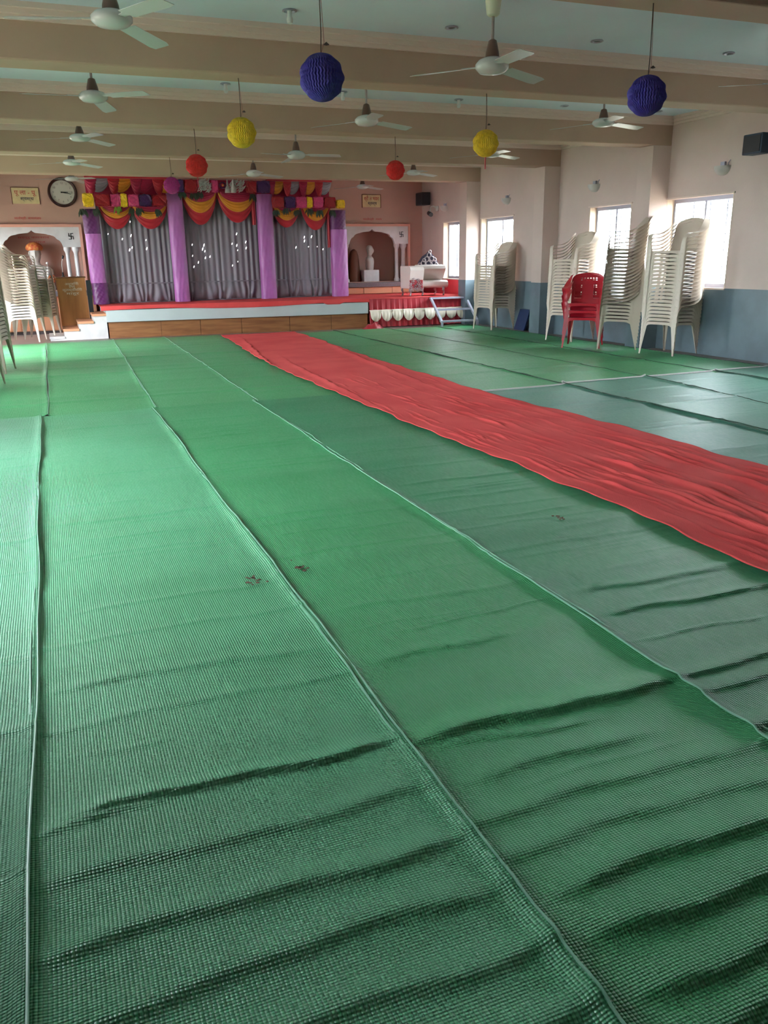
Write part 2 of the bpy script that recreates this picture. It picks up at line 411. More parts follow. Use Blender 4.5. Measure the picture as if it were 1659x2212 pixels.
# ------------------------------------------------------------------ floor mats
def crease_fn(cr):
    def f(x, y):
        z = 0
        for (yc, h, w1, w2, xa, xb, sl, ph) in cr:
            yy = y-(yc+sl*(x-(xa+xb)/2)+.012*math.sin(x*7+ph)+.006*math.sin(x*19+ph))
            w_ = w1 if yy < 0 else w2
            if abs(yy) > 3*w_: continue
            e = min(1, max(0, (x-xa)/.12+.0), max(0, (xb-x)/.12))
            e = max(0, min(1, (x-xa)/.15))*max(0, min(1, (xb-x)/.15))
            z += h*e*math.exp(-(yy/w_)**2)
        return z
    return f
def floor_mat(label, x0, x1, y0, y1, z, m, creases, seed, lip=.012, sides='LR', xs0=None, xs1=None, rnd=6.0, endbind=None, bind_or_shade=None):
    """a woven mat lying on the floor; xs0/xs1(y) shift its long edges"""
    rg = random.Random(seed)
    cr = [(q[0], q[1]*.62, q[2]*.8, q[3], *q[4:]) for q in creases]
    y = y0
    while y < y1:
        y += rg.expovariate(rnd)
        if any(abs(y-c[0]) < .06 for c in creases): continue
        L_ = rg.uniform(.35, 1.1)*(x1-x0); xa = rg.uniform(x0-.1, x1-L_*.6)
        h = rg.uniform(.0012, .0055); w_ = rg.uniform(.007, .028)
        cr.append((y, h, w_*.6, w_, xa, xa+L_, rg.uniform(-.05, .05), rg.uniform(0, 6)))
    # broad gentle undulation
    y = y0
    while y < y1:
        y += rg.uniform(.5, 1.1)
        cr.append((y, rg.uniform(.003, .009), .09, .13, x0-.3, x1+.3, rg.uniform(-.04, .04), rg.uniform(0, 6)))
    f = crease_fn(cr)
    nx = 26
    ys = [y0]
    while ys[-1] < y1: ys.append(ys[-1]+max(.0085, .0045*max(ys[-1], 0)))
    ys[-1] = y1
    W = x1-x0
    us = [0, .012, .025, .04, .06]+[.06+.88*(i+1)/nx for i in range(nx)]+[.955, .97, .985, 1]
    wob = lambda yy, s: .006*math.sin(yy*1.7+s+seed)+.003*math.sin(yy*5.1+2*s)
    vs = []; n = len(us)
    eL, eR = [], []
    for yy in ys:
        a = x0+(xs0(yy) if xs0 else 0)+wob(yy, 1); b = x1+(xs1(yy) if xs1 else 0)+wob(yy, 4)
        for u in us:
            x = a+(b-a)*u
            zz = z+f(x, yy)
            dl, dr_ = (x-a), (b-x)
            if 'L' in sides: zz += lip*math.exp(-(dl/.03)**2)*(.7+.3*math.sin(yy*3+seed))
            if 'R' in sides: zz += lip*math.exp(-(dr_/.03)**2)*(.7+.3*math.sin(yy*2.3+seed))
            vs.append((x, yy, zz))
        eL.append(vs[-n]); eR.append(vs[-1])
    fs = [(j*n+i, j*n+i+1, (j+1)*n+i+1, (j+1)*n+i) for j in range(len(ys)-1) for i in range(n-1)]
    b_ = MB(); b_.add(vs, fs)
    bot = [(v[0], v[1], v[2]-.002) for v in vs]
    o2 = len(vs)
    b_.add(bot, [tuple(reversed(q)) for q in fs])
    # rim
    rim = []
    J = len(ys)-1
    for j in range(J):
        for i in (0, n-1): rim.append((j*n+i, (j+1)*n+i, (j+1)*n+i+o2, j*n+i+o2))
    for i in range(n-1):
        for j in (0, J): rim.append((j*n+i, j*n+i+1, j*n+i+1+o2, j*n+i+o2))
    b_.f += rim
    o = b_.build('floor_mat', m, None, 180)
    tag(o, label, 'mat')
    for e, s_ in ((eL, 'L'), (eR, 'R')):
        if s_ in sides:
            MB().tube([(p[0], p[1], p[2]+.001) for p in e[::2]], .0035, 5).build('edge_binding_or_gap_shade', bind_or_shade or BIND, o, 60)
    if endbind == 'far':
        MB().tube([(v[0], v[1], v[2]+.004) for v in vs[-n:]], .012, 6).build('end_binding', WHITE, o, 60)
    return o
def c(y, h=.012, w1=.012, w2=.04, xa=-1, xb=9, sl=0, ph=0): return (y, h, w1, w2, xa, xb, sl, ph)
MX = [-1.38, -.21, .77, 1.71, 2.75]
floor_mat('green woven mat along the left edge, near half, raised pale rim', -1.36, -.188, .2, 7.75, .018, MATG2, [c(2.3), c(4.1)], 11, .02)
floor_mat('green woven mat in the left foreground, between the two long seams', -.20, .775, .2, 7.75, .010, MATP, [
    c(1.835, .022, .006, .05, -.15, .80, .0, 1), c(1.80, .014, .008, .03, -.25, .15, .1, 2), c(2.50, .012, .010, .05, -.2, .76, -.06, 0), c(4.33, .010, .008, .05, -.2, .80, .0, 3),
    c(3.13, .008, .008, .03, -.1, .8), c(1.62, .015, .02, .05, -.25, .8, 0, 2), c(1.415, .02, .02, .05, -.25, .8, 0, 1), c(1.245, .018, .02, .06, -.2, .8, 0, 5), c(7.0, .010, .02, .1, -.1, .8), c(5.35, .006, .01, .03, .05, .8), c(3.78, .005, .01, .03), c(2.85, .006, .01, .03), c(2.27, .008, .01, .03), c(1.08, .016, .02, .05), c(.93, .016, .02, .05), c(.78, .016, .02, .05)], 12, .016)
floor_mat('wide green woven mat in the centre foreground, right of the bright seam', .765, 1.72, .2, 7.75, .008, MATG, [
    c(1.81, .028, .02, .07, .75, 1.75, 0, 1), c(1.735, .008, .01, .03, .8, 1.4, -.07, 2), c(2.29, .009, .01, .04, .8, 1.45, .03, 1), c(1.18, .022, .02, .07, .8, 1.8, 0, 0), c(1.048, .022, .02, .06, .8, 1.8, 0, 3), c(.912, .025, .02, .07, .8, 1.6, 0, 4), c(1.45, .012, .02, .05), c(1.32, .012, .02, .05), c(1.6, .012, .02, .05, .8, 1.5), c(.8, .018, .02, .06), c(3.4, .006, .01, .04), c(3.9, .006, .01, .04), c(5.1, .006, .01, .04)], 13, .010)
floor_mat('green woven mat toned for shade in the right foreground, beside the red carpet', 1.70, 2.78, .2, 7.72, .011, MATD, [
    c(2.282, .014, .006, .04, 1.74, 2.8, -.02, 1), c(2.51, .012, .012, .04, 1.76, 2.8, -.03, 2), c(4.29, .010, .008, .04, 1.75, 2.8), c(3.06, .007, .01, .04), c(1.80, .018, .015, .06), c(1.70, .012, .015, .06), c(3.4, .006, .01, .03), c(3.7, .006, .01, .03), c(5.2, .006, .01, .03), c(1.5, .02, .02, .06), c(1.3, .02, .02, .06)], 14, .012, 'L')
floor_mat('green woven mat hidden under the near half of the red carpet', 2.76, 3.86, .2, 7.3, .006, MATD, [], 15, .004, '')
floor_mat('sheen-toned green woven mat just right of the red carpet, near half', 3.84, 4.90, .2, 7.22, .008, MATR, [c(5.0), c(6.2)], 16, .012, 'R', endbind='far', bind_or_shade=GAPSHADE)
floor_mat('sheen-toned green woven mat on the right, between two dark seams, near half', 4.88, 5.92, .2, 7.26, .012, MATR, [c(5.8), c(6.6)], 17, .020, 'LR', endbind='far', bind_or_shade=GAPSHADE, xs0=lambda y: (y-7)*.02, xs1=lambda y: (y-7)*.08)
floor_mat('sheen-toned green woven mat on the right near the window wall, near half', 5.90, 6.95, .2, 7.30, .008, MATR, [c(6.0), c(6.9)], 18, .016, 'R', endbind='far', bind_or_shade=GAPSHADE, xs0=lambda y: (y-7)*.08)
floor_mat('outermost sheen-toned green woven mat along the window wall, near half', 6.93, 7.72, .2, 7.28, .012, MATR, [c(6.4)], 19, .016, 'LR', endbind='far', bind_or_shade=GAPSHADE)
# far row
far = [c(8.5, .014, .03, .09), c(10.6, .014, .04, .12), c(12.2, .02, .05, .15), c(13.6, .016, .04, .12)]
floor_mat('green woven mat under the left chair stacks, far half', -1.36, -.13, 7.80, 15.3, .004, MATF, far, 21, .02, endbind=None, rnd=1.4)
floor_mat('green woven mat in front of the left steps, far half', -.12, .80, 7.76, 15.3, .006, MATF, far, 22, .014, rnd=1.4, xs1=lambda y: (y-7.8)*.022)
floor_mat('green woven mat ending at the left part of the stage, far half', .80, 1.75, 7.72, 15.3, .010, MATF, far, 23, .008, rnd=1.4, xs0=lambda y: (y-7.8)*.022, xs1=lambda y: (y-7.8)*.012)
floor_mat('green woven mat left of the red carpet, far half', 1.75, 2.80, 7.70, 15.2, .008, MATF, far, 24, .004, 'L', rnd=1.4, xs0=lambda y: (y-7.8)*.012)
floor_mat('green woven mat hidden under the far half of the red carpet', 2.80, 3.9, 7.3, 15.1, .004, MATF, [], 25, .004, '', rnd=1)
floor_mat('green woven mat right of the red carpet, far half', 3.9, 4.9, 7.20, 14.9, .006, MATF, far[:2], 26, .012, 'R', rnd=1, bind_or_shade=GAPSHADE)
floor_mat('green woven mat before the red-skirted platform, far half', 4.9, 5.95, 7.22, 14.9, .010, MATF, far[:2], 27, .012, 'LR', rnd=1, bind_or_shade=GAPSHADE)
floor_mat('green woven mat before the metal steps, far half', 5.95, 6.92, 7.22, 14.7, .006, MATF, far[:2], 28, .012, 'R', rnd=1, bind_or_shade=GAPSHADE)
floor_mat('green woven mat under the right chair stacks, far half', 6.92, 7.72, 7.22, 14.9, .010, MATF, [], 29, .008, 'LR', rnd=1, bind_or_shade=GAPSHADE)
# mat end curling up the wall at the right
def curl():
    b = MB()
    def f(u, v):
        x = 7.72+.30*u; z = .012+.14*max(0, u-.3)**1.6*(1+.2*math.sin(v*9))
        return (x, 5.6+1.68*v, z)
    b.sheet(f, 10, 20, (0, 0, .003))
    o = b.build('mat_end', MATD, None, 180)
    tag(o, 'upturned green mat edge curling against the grey-blue dado at right', 'mat')
    MB().tube([f(u/10, 1) for u in range(11)], .008, 6).build('end_binding', BIND, o, 60)
curl()
# narrow transverse folded strip on the left joint
def red_carpet():
    L = [(14.9, 2.77), (9.9, 2.52), (6.0, 2.57), (4.3, 2.64), (3.15, 2.67), (2.3, 2.62), (.6, 2.64)]
    R = [(14.9, 4.13), (9.6, 3.9), (7.3, 3.85), (4.9, 3.99), (3.66, 3.99), (.6, 3.98)]
    def ip(T, y):
        for (ya, xa), (yb, xb) in zip(T[:-1], T[1:]):
            if yb <= y <= ya: t = (y-yb)/(ya-yb); t = t*t*(3-2*t); return xb+(xa-xb)*t
        return T[-1][1]
    rg = random.Random(5); fol = []
    for _ in range(260):
        yc = 1.6+rg.random()**1.3*7.0
        if yc > 6.5 and rg.random() < .5: continue
        fol.append((rg.uniform(.06, .94), yc, rg.uniform(.004, .010), rg.uniform(.006, .015), rg.uniform(.08, .30), rg.uniform(-.10, .10)))
    for (u, yc, h, w_, l_) in ((.45, 3.45, .016, .03, .55), (.70, 3.2, .014, .03, .5), (.85, 4.0, .012, .025, .5), (.3, 3.0, .014, .03, .5), (.5, 5.6, .010, .03, .4), (.12, 8.5, .012, .04, 1.8), (.9, 10.5, .014, .05, 2.5), (.93, 6.5, .014, .04, 1.8), (.06, 11.5, .012, .04, 2.)):
        fol.append((u, yc, h, w_, l_, .06))
    ys = [.6]
    while ys[-1] < 14.9: ys.append(ys[-1]+max(.02, .006*ys[-1]))
    ys[-1] = 14.9
    nx = 150; vs = []
    for y in ys:
        a = ip(L, y)+.010*math.sin(y*6)+.008*math.sin(y*17+1); b = ip(R, y)+.012*math.sin(y*5.3+2)+.008*math.sin(y*15)
        act = [q for q in fol if abs(y-q[1]) < 2.5*q[4]]
        for i in range(nx+1):
            u = i/nx; x = a+(b-a)*u; z = .034
            for (uc, yc, h, w_, l_, sl) in act:
                d = (u-uc)*(b-a)-sl*(y-yc)
                if abs(d) < 3*w_: z += 1.4*h*math.exp(-(d/(w_*(.4 if d > 0 else 1.2)))**2-((y-yc)/l_)**2)
            z += .003*noise.noise(Vector((x*3, y*1.5, 0)))
            ed = min(u, 1-u)*(b-a)
            z += .008*math.exp(-(ed/.02)**2)*(math.sin(y*9)*.5+.3)
            vs.append((x, y, z))
    n = nx+1
    fs = [(j*n+i, j*n+i+1, (j+1)*n+i+1, (j+1)*n+i) for j in range(len(ys)-1) for i in range(nx)]
    b_ = MB(); b_.add(vs, fs)
    bot = [(v[0], v[1], v[2]-.006) for v in vs]; b_.add(bot, [tuple(reversed(q)) for q in fs])
    o2 = len(vs); J = len(ys)-1
    for j in range(J):
        for i in (0, n-1): b_.f.append((j*n+i, (j+1)*n+i, (j+1)*n+i+o2, j*n+i+o2))
    for i in range(n-1):
        for j in (0, J): b_.f.append((j*n+i, j*n+i+1, j*n+i+1+o2, j*n+i+o2))
    o = b_.build('aisle_carpet', REDF, None, 180)
    tag(o, 'long wrinkled red felt aisle carpet running diagonally to the stage', 'carpet')
red_carpet()
# brown dried debris on the mats
def debris(x, y, n, r, seed, label):
    rg = random.Random(seed); b = MB()
    for _ in range(n):
        px, py = rg.gauss(0, r), rg.gauss(0, r*1.3); s_ = rg.uniform(.003, .011); a0 = rg.random()*6
        ring = [(px+s_*rg.uniform(.5, 1.3)*math.cos(a0+q), py+s_*rg.uniform(.5, 1.3)*math.sin(a0+q)) for q in [k_*2*PI/6 for k_ in range(6)]]
        b.loft([[(p[0], p[1], 0) for p in ring], [(p[0]*1.0, p[1]*1.0, .0025) for p in ring]])
    o = b.build('mud_crumbs', mat('dried_mud', (110, 82, 66), 0.9))
    o['kind'] = 'stuff'; solo(o, (x, y, .022), label, 'dirt')
debris(.66, 3.17, 16, .020, 3, 'brown dried mud crumbs just left of the bright mat seam')
debris(.86, 3.22, 12, .022, 4, 'brown dried mud crumbs just right of the bright mat seam')
debris(2.28, 3.36, 8, .014, 6, 'small dark crumbs on the shade-toned mat beside the red carpet')

# ------------------------------------------------------------------ plastic chairs
def chair_parts(m, holes):
    T = .004
    def seat():
        b = MB()
        def f(u, v):
            x = (u-.5)*.46; y = -.235+.44*v
            z = .425-.018*(1-(2*u-1)**2)*math.sin(PI*min(1, v*1.05))-.02*(v)
            return (x, y, z)
        b.sheet(f, 8, 8, (0, 0, -T))
        def lip(u, v):
            x = (u-.5)*.46; a = abs(2*u-1); d = .034+.085*a**7
            return (x, -.235-.012*v, .425-d*v)
        b.sheet(lip, 14, 2, (0, T, 0))
        for s_ in (-1, 1):
            def sl(u, v, s_=s_):
                a = abs(2*u-1); d = .03+.08*a**6
                return (s_*(.23+.008*v), -.235+.44*u, .425-.02*u-d*v)
            b.sheet(sl, 10, 2, (-s_*T, 0, 0))
        return b.mesh('seat', m, 50)
    def back():
        b = MB()
        N, M_ = (22, 30) if holes else (12, 12)
        def f(u, v):
            U = 2*u-1
            hw = .218+.022*v
            if v > .72: q = (v-.72)/.28; hw *= math.sqrt(max(0, 1-q**2.4))*.8+.2
            x = U*hw
            y = .205+.10*v+.035*v*v-.055*U*U*(1-.3*v)+(.03*max(0, v-.9)*10*(v-.9))
            z = .405+.43*v
            return (x, y, z)
        def mk(u, v):
            if not holes: return True
            U = abs(2*u-1)
            if .70 < v < .84 and U < .55: return not (int(u*22) % 2 == 0 and int(v*30) % 2 == 0)
            if .16 < v < .62 and .36 < U < .84: return int(v*30) % 7 == 0
            return True
        b.sheet(f, N, M_, (0, -T, 0), mk)
        return b.mesh('backrest', m, 60)
    def leg(sx, front):
        b = MB(); rings = []
        for k_ in range(7):
            t = k_/6; z = .41*t
            w_ = .020+.035*t**1.2
            if front: cx = sx*(.272-.036*t); cy = -.265+.024*t; dy = 1
            else: cx = sx*(.262-.036*t); cy = .275-.070*t; dy = -1
            ix = -sx
            pts = [(0, 0), (w_, 0), (w_, T), (T, T), (T, w_), (0, w_)]
            rings.append([(cx+ix*p[0], cy+dy*p[1], z) for p in pts])
        b.loft(rings); return b.mesh('leg', m, 40)
    def arm(sx):
        b = MB(); P = [(.236, -.238, .41), (.247, -.246, .50), (.262, -.243, .57), (.275, -.215, .618), (.281, -.15, .632), (.284, -.05, .634), (.282, .04, .645), (.274, .11, .675), (.260, .17, .72), (.243, .215, .765), (.224, .250, .805)]
        rings = []
        for i, p in enumerate(P):
            a = Vector(P[max(i-1, 0)]); c_ = Vector(P[min(i+1, len(P)-1)]); t = (c_-a).normalized()
            sd = Vector((1, 0, 0)).lerp(Vector((.45, .9, 0)), max(0, min(1, (i-5)/4))).normalized()
            nrm = t.cross(sd).normalized(); sd = nrm.cross(t).normalized()
            hw = (.026, .026, .028, .032, .034, .034, .036, .042, .046, .044, .034)[i]; p = Vector(p)
            q = [p-sd*hw-nrm*.006, p-sd*hw*.6+nrm*.001, p+sd*hw*.6+nrm*.001, p+sd*hw-nrm*.006, p+sd*hw*.6-nrm*.004, p-sd*hw*.6-nrm*.004]
            rings.append([(sx*v.x, v.y, v.z) for v in q])
        b.loft(rings); return b.mesh('armrest', m, 50)
    return [('seat', seat()), ('backrest', back()), ('armrest', arm(1)), ('armrest', arm(-1))]+[('leg', leg(s_, fr)) for s_ in (1, -1) for fr in (True, False)]
WP = chair_parts(PLAST, False); RP = chair_parts(REDPL, True)
def chair(parts, label, group, loc, rz):
    t = thing('plastic_chair', label, 'chair', loc, rz, group)
    for n, me in parts:
        o = bpy.data.objects.new(n, me); C.objects.link(o); o.parent = t
    return t
def stack(parts, colour, desc, x, y, deg, n, pitch=.047, slide=.0, z0=.014):
    """deg: direction the chairs face, 0 = towards -Y, counter-clockwise"""
    a = rad(deg)
    for k_ in range(n):
        o_ = 'top' if k_ == n-1 else ORD[k_]
        where = o_+' of' if o_ in ('top', 'lowest') else o_+' from bottom of'
        j = random.uniform(-.4, .4)
        off = Vector((0, slide*k_, 0)); off.rotate(Matrix.Rotation(a, 3, 'Z'))
        chair(parts, '%s armchair, %s %s' % (colour, where, desc), desc, (x+off.x, y+off.y, z0+k_*pitch), a+rad(j))
stack(WP, 'cream', 'the tall stack before the nearest right window', 7.66, 8.93, -76, 20, slide=.0015)
stack(WP, 'cream', 'the tall stack turned sideways beside the red chairs', 7.50, 9.83, -128, 21, slide=.003)
stack(RP, 'dark red', 'the short red stack by the window', 7.22, 10.25, -42, 3, pitch=.10)
stack(WP, 'cream', 'the stack behind the red chairs', 7.62, 11.18, -76, 18, slide=.0015)
stack(WP, 'cream', 'the far right stack near the metal steps', 7.62, 13.65, -80, 16, slide=.0015)
stack(WP, 'cream', 'the bright left stack before the niche', -.42, 15.80, 78, 18, slide=.001)
stack(WP, 'cream', 'the shaded left stack beside the lectern', -.16, 16.30, 78, 14, slide=.001)
stack(WP, 'cream', 'the cropped stack at the left frame edge', -.80, 11.4, 80, 17, slide=.001)
stack(WP, 'cream', 'the nearest cropped stack at the left frame edge', -.87, 9.95, 80, 17, slide=.001)

# ------------------------------------------------------------------ stage
SA, SB = (.945, 15.75), (5.72, 15.25)    # front line of the stage
def stage_y(x): return SA[1]+(SB[1]-SA[1])*(x-SA[0])/(SB[0]-SA[0])
st = thing('stage', 'low brown and white stage with a red carpeted top', 'stage', (0, 0, 0))
def prismxy(b, pts, z0, z1):
    b.loft([[(p[0], p[1], z0) for p in pts], [(p[0], p[1], z1) for p in pts]])
b = MB(); prismxy(b, [(SA[0], SA[1]), (SB[0], SB[1]), (SB[0], YB-.005), (SA[0], YB-.005)], 0, .28); b.build('base', VENEER, st)
# veneer joints as separate front panels
xs = [.945, 1.85, 2.55, 3.3, 4.2, 5.0, 5.72]
for i in range(len(xs)-1):
    b = MB(); a_, c_ = xs[i]+.004, xs[i+1]-.004
    prismxy(b, [(a_, stage_y(a_)-.018), (c_, stage_y(c_)-.018), (c_, stage_y(c_)-.0005), (a_, stage_y(a_)-.0005)], 0, .27)
    b.build('front_panel', VENEER, st)
b = MB(); e = .06
prismxy(b, [(SA[0]-.02, SA[1]-e), (SB[0], SB[1]-e), (SB[0], YB-.005), (SA[0]-.02, YB-.005)], .285, .49); b.build('fascia', FASCIA, st)
# red carpet on top with folded edge
b = MB()
def topc(u, v):
    x = SA[0]-.10+(SB[0]-SA[0]+.12)*u
    yf = stage_y(x)-.075-.02*math.sin(u*21)*.5
    drop = .075-.02*math.sin(u*9)+(.03 if .82 < u < .9 else 0)
    if v < .25:
        q = v/.25; return (x, yf, .565-drop*(1-q))
    q = (v-.25)/.75
    return (x, yf+(YB-yf)*q, .565+.004*noise.noise(Vector((x*2, q*8, 0))))
b.sheet(topc, 60, 16, (0, .004, -.006)); b.build('stage_carpet', REDF, st, 60)
MB().box(SA[0], SB[0], 15.85, YB, .49, .555).build('deck', VENEER, st)
# right-hand platform with pleated skirt
pf = thing('platform', 'red draped platform extension with pleated skirt right of the stage', 'platform', (0, 0, 0))
MB().box(5.74, 8.03, 15.35, YB, .03, .53).build('deck', VENEER, pf)
b = MB()
def ptop(u, v):
    x = 5.72+2.31*u; y = 15.24+(YB-15.24)*v
    return (x, y, .548+.006*math.sin(u*14+v*5)*(v < .9))
b.sheet(ptop, 40, 20, (0, 0, -.006)); b.build('platform_carpet', REDF, pf, 60)
b = MB()
def skirt(u, v):
    x = 5.76+2.26*u; a = u*2*PI*19
    y = 15.26-.012-.022*v*(math.sin(a)+.4*math.sin(2.3*a+1))-.05*v
    return (x, y, .545-.53*v)
b.sheet(skirt, 190, 10, (0, .003, 0)); b.build('pleated_skirt', REDC, pf, 80)
for i in range(9):
    xc = 5.87+i*.232; b = MB()
    def sc(u, v, xc=xc):
        U = 2*u-1; x = xc+U*.124
        top = .345-.005*abs(U); dep = .205*math.sqrt(max(0, 1-U*U))**1.1+.02
        return (x, 15.20-.035*math.sin(PI*v)*(1-U*U)-.012*math.sin(u*PI*7+v*2)*(v)-.045*v-.004*(i % 2), top-dep*v)
    b.sheet(sc, 16, 8, (0, .003, 0)); b.build('scallop', SKIRTW, pf, 80)
o = MB()
def heap(u, v):
    x = 5.55+.42*u; y = 15.10-.18*v+.03*math.sin(u*9); r_ = math.sin(PI*u)*math.sin(PI*v)
    return (x, y, .008+.10*r_+.02*math.sin(u*20+v*7)*r_)
o.sheet(heap, 18, 10, (0, 0, -.004)); tag(o.build('fallen_cloth', REDC, None, 80), 'crumpled dark red cloth lying at the corner of stage and skirt', 'cloth')

# masonry steps at the left
ms = thing('stage_steps', 'white masonry steps with peach treads at the left end of stage', 'steps', (0, 0, 0))
for i, (x0, x1, zt) in enumerate(((-.05, .19, .075), (.19, .445, .195), (.445, .70, .315), (.70, .94, .435))):
    MB().box(x0, .925, 15.72, 16.55, (0 if i == 0 else zt-.12), zt-.04).box(x1, .925, 15.72, 16.55, zt-.04, zt).build('riser_block', MARBLE, ms)
    MB().box(x0-.012, x1, 15.70, 16.57, zt-.04, zt).build('tread', PEACH if i else MARBLE, ms)
# metal steps
mt = thing('metal_steps', 'pale painted steel steps leading up to the platform', 'steps', (0, 0, 0))
x0, x1 = 7.03, 7.80
A, B = (15.12, .52), (14.62, .10)
for x in (x0, x1):
    MB().loft([[(x-.02, A[0], A[1]-.03), (x+.02, A[0], A[1]-.03), (x+.02, A[0], A[1]+.02), (x-.02, A[0], A[1]+.02)], [(x-.02, B[0], B[1]-.03), (x+.02, B[0], B[1]-.03), (x+.02, B[0], B[1]+.02), (x-.02, B[0], B[1]+.02)]]).build('stringer', STEEL, mt)
    MB().box(x-.018, x+.018, B[0]-.02, B[0]+.02, .012, B[1]).build('leg', STEEL, mt)
for t in (0, .5, 1):
    y = A[0]+(B[0]-A[0])*t; z = A[1]+(B[1]-A[1])*t
    MB().box(x0+.02, x1-.02, y-.02, y+.15, z-.012, z+.018).build('tread', STEEL, mt)

# ------------------------------------------------------------------ niches with arches on the back wall
def arch_z(U):
    """scalloped arch, U in -1..1"""
    a = abs(U)
    if a > .98: return 1.60
    if a > .80: t = (a-.80)/.18; return 1.60+.145*math.sqrt(max(0, 1-t*t))
    if a > .52: t = (a-.52)/.28; return 1.745+.085*math.sqrt(max(0, 1-t*t))
    if a > .14: t = (a-.14)/.38; return 1.83+.035*math.sqrt(max(0, 1-(t*.6+.4)**2))
    return 1.862+.05*(1-a/.14)**1.5
def niche(cx, side_label):
    t = thing('niche_surround', 'white marble scalloped arch surround of the %s niche' % side_label, 'niche', (cx, YB, 0))
    b = MB(); N = 64; hw = .86
    def f(u, v):
        x = (2*u-1)*hw; U = x/.54
        zb = arch_z(U) if abs(U) < 1 else 1.60
        return (x, -.09, zb+(1.97-zb)*v)
    b.sheet(f, 96, 3, (0, .08, 0)); b.build('arch_panel', MARBLE, t)
    for s_ in (-1, 1):
        for k_, xc in enumerate((.60, .76)):
            b = MB(); r = .048 if k_ else .040
            b.lathe([(r*1.6, 0), (r*1.6, .05), (r*1.15, .07), (r, .12), (r*.9, .68), (r*1.2, .72), (r*1.6, .75), (r*1.6, .80)], 14, s_*xc, -.03, .80)
            b.build('column', MARBLE, t, 50)
        MB().box(min(s_*.86, s_*.91), max(s_*.86, s_*.91), -.10, -.001, .72, 2.02).build('pink_border', PINKTRIM, t)
    MB().box(-.86, .86, -.10, -.001, 1.97, 2.02).build('pink_border', PINKTRIM, t)
    # black auspicious emblem, on each shoulder of the arch
    for s_ in (-1, 1):
        b = MB(); q = .045; h = .0065; cx_, cz = s_*.70, 1.80
        def bar(xa, xb, za, zb): b.box(cx_+xa, cx_+xb, -.096, -.0895, cz+za, cz+zb)
        bar(-h, h, -q*1.3, q*1.3); bar(-q, -h, -h, h); bar(h, q, -h, h)
        bar(h, q, q*1.3-2*h, q*1.3); bar(-q, -h, -q*1.3, -q*1.3+2*h); bar(q-2*h, q, -q*1.3, -h); bar(-q, -q+2*h, h, q*1.3)
        b.build('emblem', BLKTXT, t)
    return t
nl = niche(-.14, 'left'); nr = niche(6.80, 'right')
for cx, s_ in ((-.14, 'left'), (6.80, 'right')):
    cb = thing('counter', 'peach fronted low counter with grey granite top under the %s niche' % s_, 'counter', (cx, YB, 0))
    z0 = .06 if s_ == 'left' else .555
    x0, x1 = (-1.1, 1.0) if s_ == 'left' else (-1.02, 1.0)
    MB().box(x0, x1, -.40, -.11, z0, .70).build('body', PEACH, cb)
    n = 3
    for i in range(n):
        a_ = x0+i*(x1-x0)/n
        MB().box(a_+.006, a_+(x1-x0)/n-.006, -.42, -.4005, z0+.01, .69).build('panel', PEACH, cb)
    MB().box(x0-.02, x1+.02, -.45, -.105, .70, .79).build('worktop', GRANITE, cb)
    if s_ == 'left': MB().box(x0, x1, -.38, -.12, 0, .06).build('plinth', GRANITE, cb)

text('niche_lettering', 'सदगुरु वामनराव', .05, REDTXT, (-.12, YB+.617, 1.80), width=.58).data.name = 'lettering'
tag(bpy.data.objects['niche_lettering'], 'faint red painted script, longer line inside the left niche', 'lettering')
tag(text('niche_lettering', 'महाराज', .05, REDTXT, (-.06, YB+.617, 1.715), width=.30), 'faint red painted script, shorter line inside the left niche', 'lettering')
tag(text('wall_lettering', 'मातोश्री  सभामंडप', .055, REDTXT, (-.17, YB-.004, 2.13), width=.47), 'red painted script line on the wall above the left niche', 'lettering')
tag(text('wall_lettering', 'मातोश्री  मंडप', .05, REDTXT, (6.85, YB-.004, 2.12), width=.44), 'red painted script line on the wall above the right niche', 'lettering')
def sign(x0, x1, z0, z1, t1, t2, label):
    t = thing('wall_sign', label, 'sign', ((x0+x1)/2, YB-.012, (z0+z1)/2), 0)
    hw, hh = (x1-x0)/2, (z1-z0)/2
    MB().box(-hw, hw, 0, .0115, -hh, hh).build('board', SIGNY, t)
    MB().box(-hw-.012, -hw, -.004, .0115, -hh-.012, hh+.012).box(hw, hw+.012, -.004, .0115, -hh-.012, hh+.012).box(-hw, hw, -.004, .0115, hh, hh+.012).build('frame', HAIR, t)
    text('lettering', t1, .11, REDTXT, (0, -.003, hh*.38), parent=t, width=hw*1.62)
    text('lettering', t2, .08, DKTXT, (.02, -.003, -hh*.38), parent=t, width=hw*1.0)
sign(-.39, .08, 2.39, 2.67, 'पू ला - पू', 'स्वस्थ', 'cream wall sign with red and blue script beside the round clock')
sign(6.62, 7.04, 2.37, 2.62, 'श्री ल भवन', 'स्वस्थ', 'small cream wall sign above the right niche, half faded')

# clock
ck = thing('wall_clock', 'round wall clock with dark brown rim above the left niche', 'clock', (.505, YB-.05, 2.595), 0)
b = MB(); prof = [(.215, -.01), (.225, -.03), (.25, -.035), (.265, -.02), (.265, .045), (.20, .045)]
rings = [[(r*math.cos(2*PI*j/40), y, r*math.sin(2*PI*j/40)) for j in range(40)] for r, y in prof]
b.loft(rings, True, False); b.build('rim', mat('dark_brown_rim', (58, 26, 24), 0.35), ck, 50)
b = MB(); b.loft([[(.218*math.cos(2*PI*j/40), y, .218*math.sin(2*PI*j/40)) for j in range(40)] for y in (0, .02)]); b.build('dial', mat('dial_white', (206, 200, 192), 0.4), ck)
for h_ in range(12):
    a_ = PI/2-(h_+1)*PI/6
    text('numeral', str(h_+1), .05, mat('grey_print', (110, 104, 104), 0.6), (.165*math.cos(a_), -.003, .165*math.sin(a_)), parent=ck)
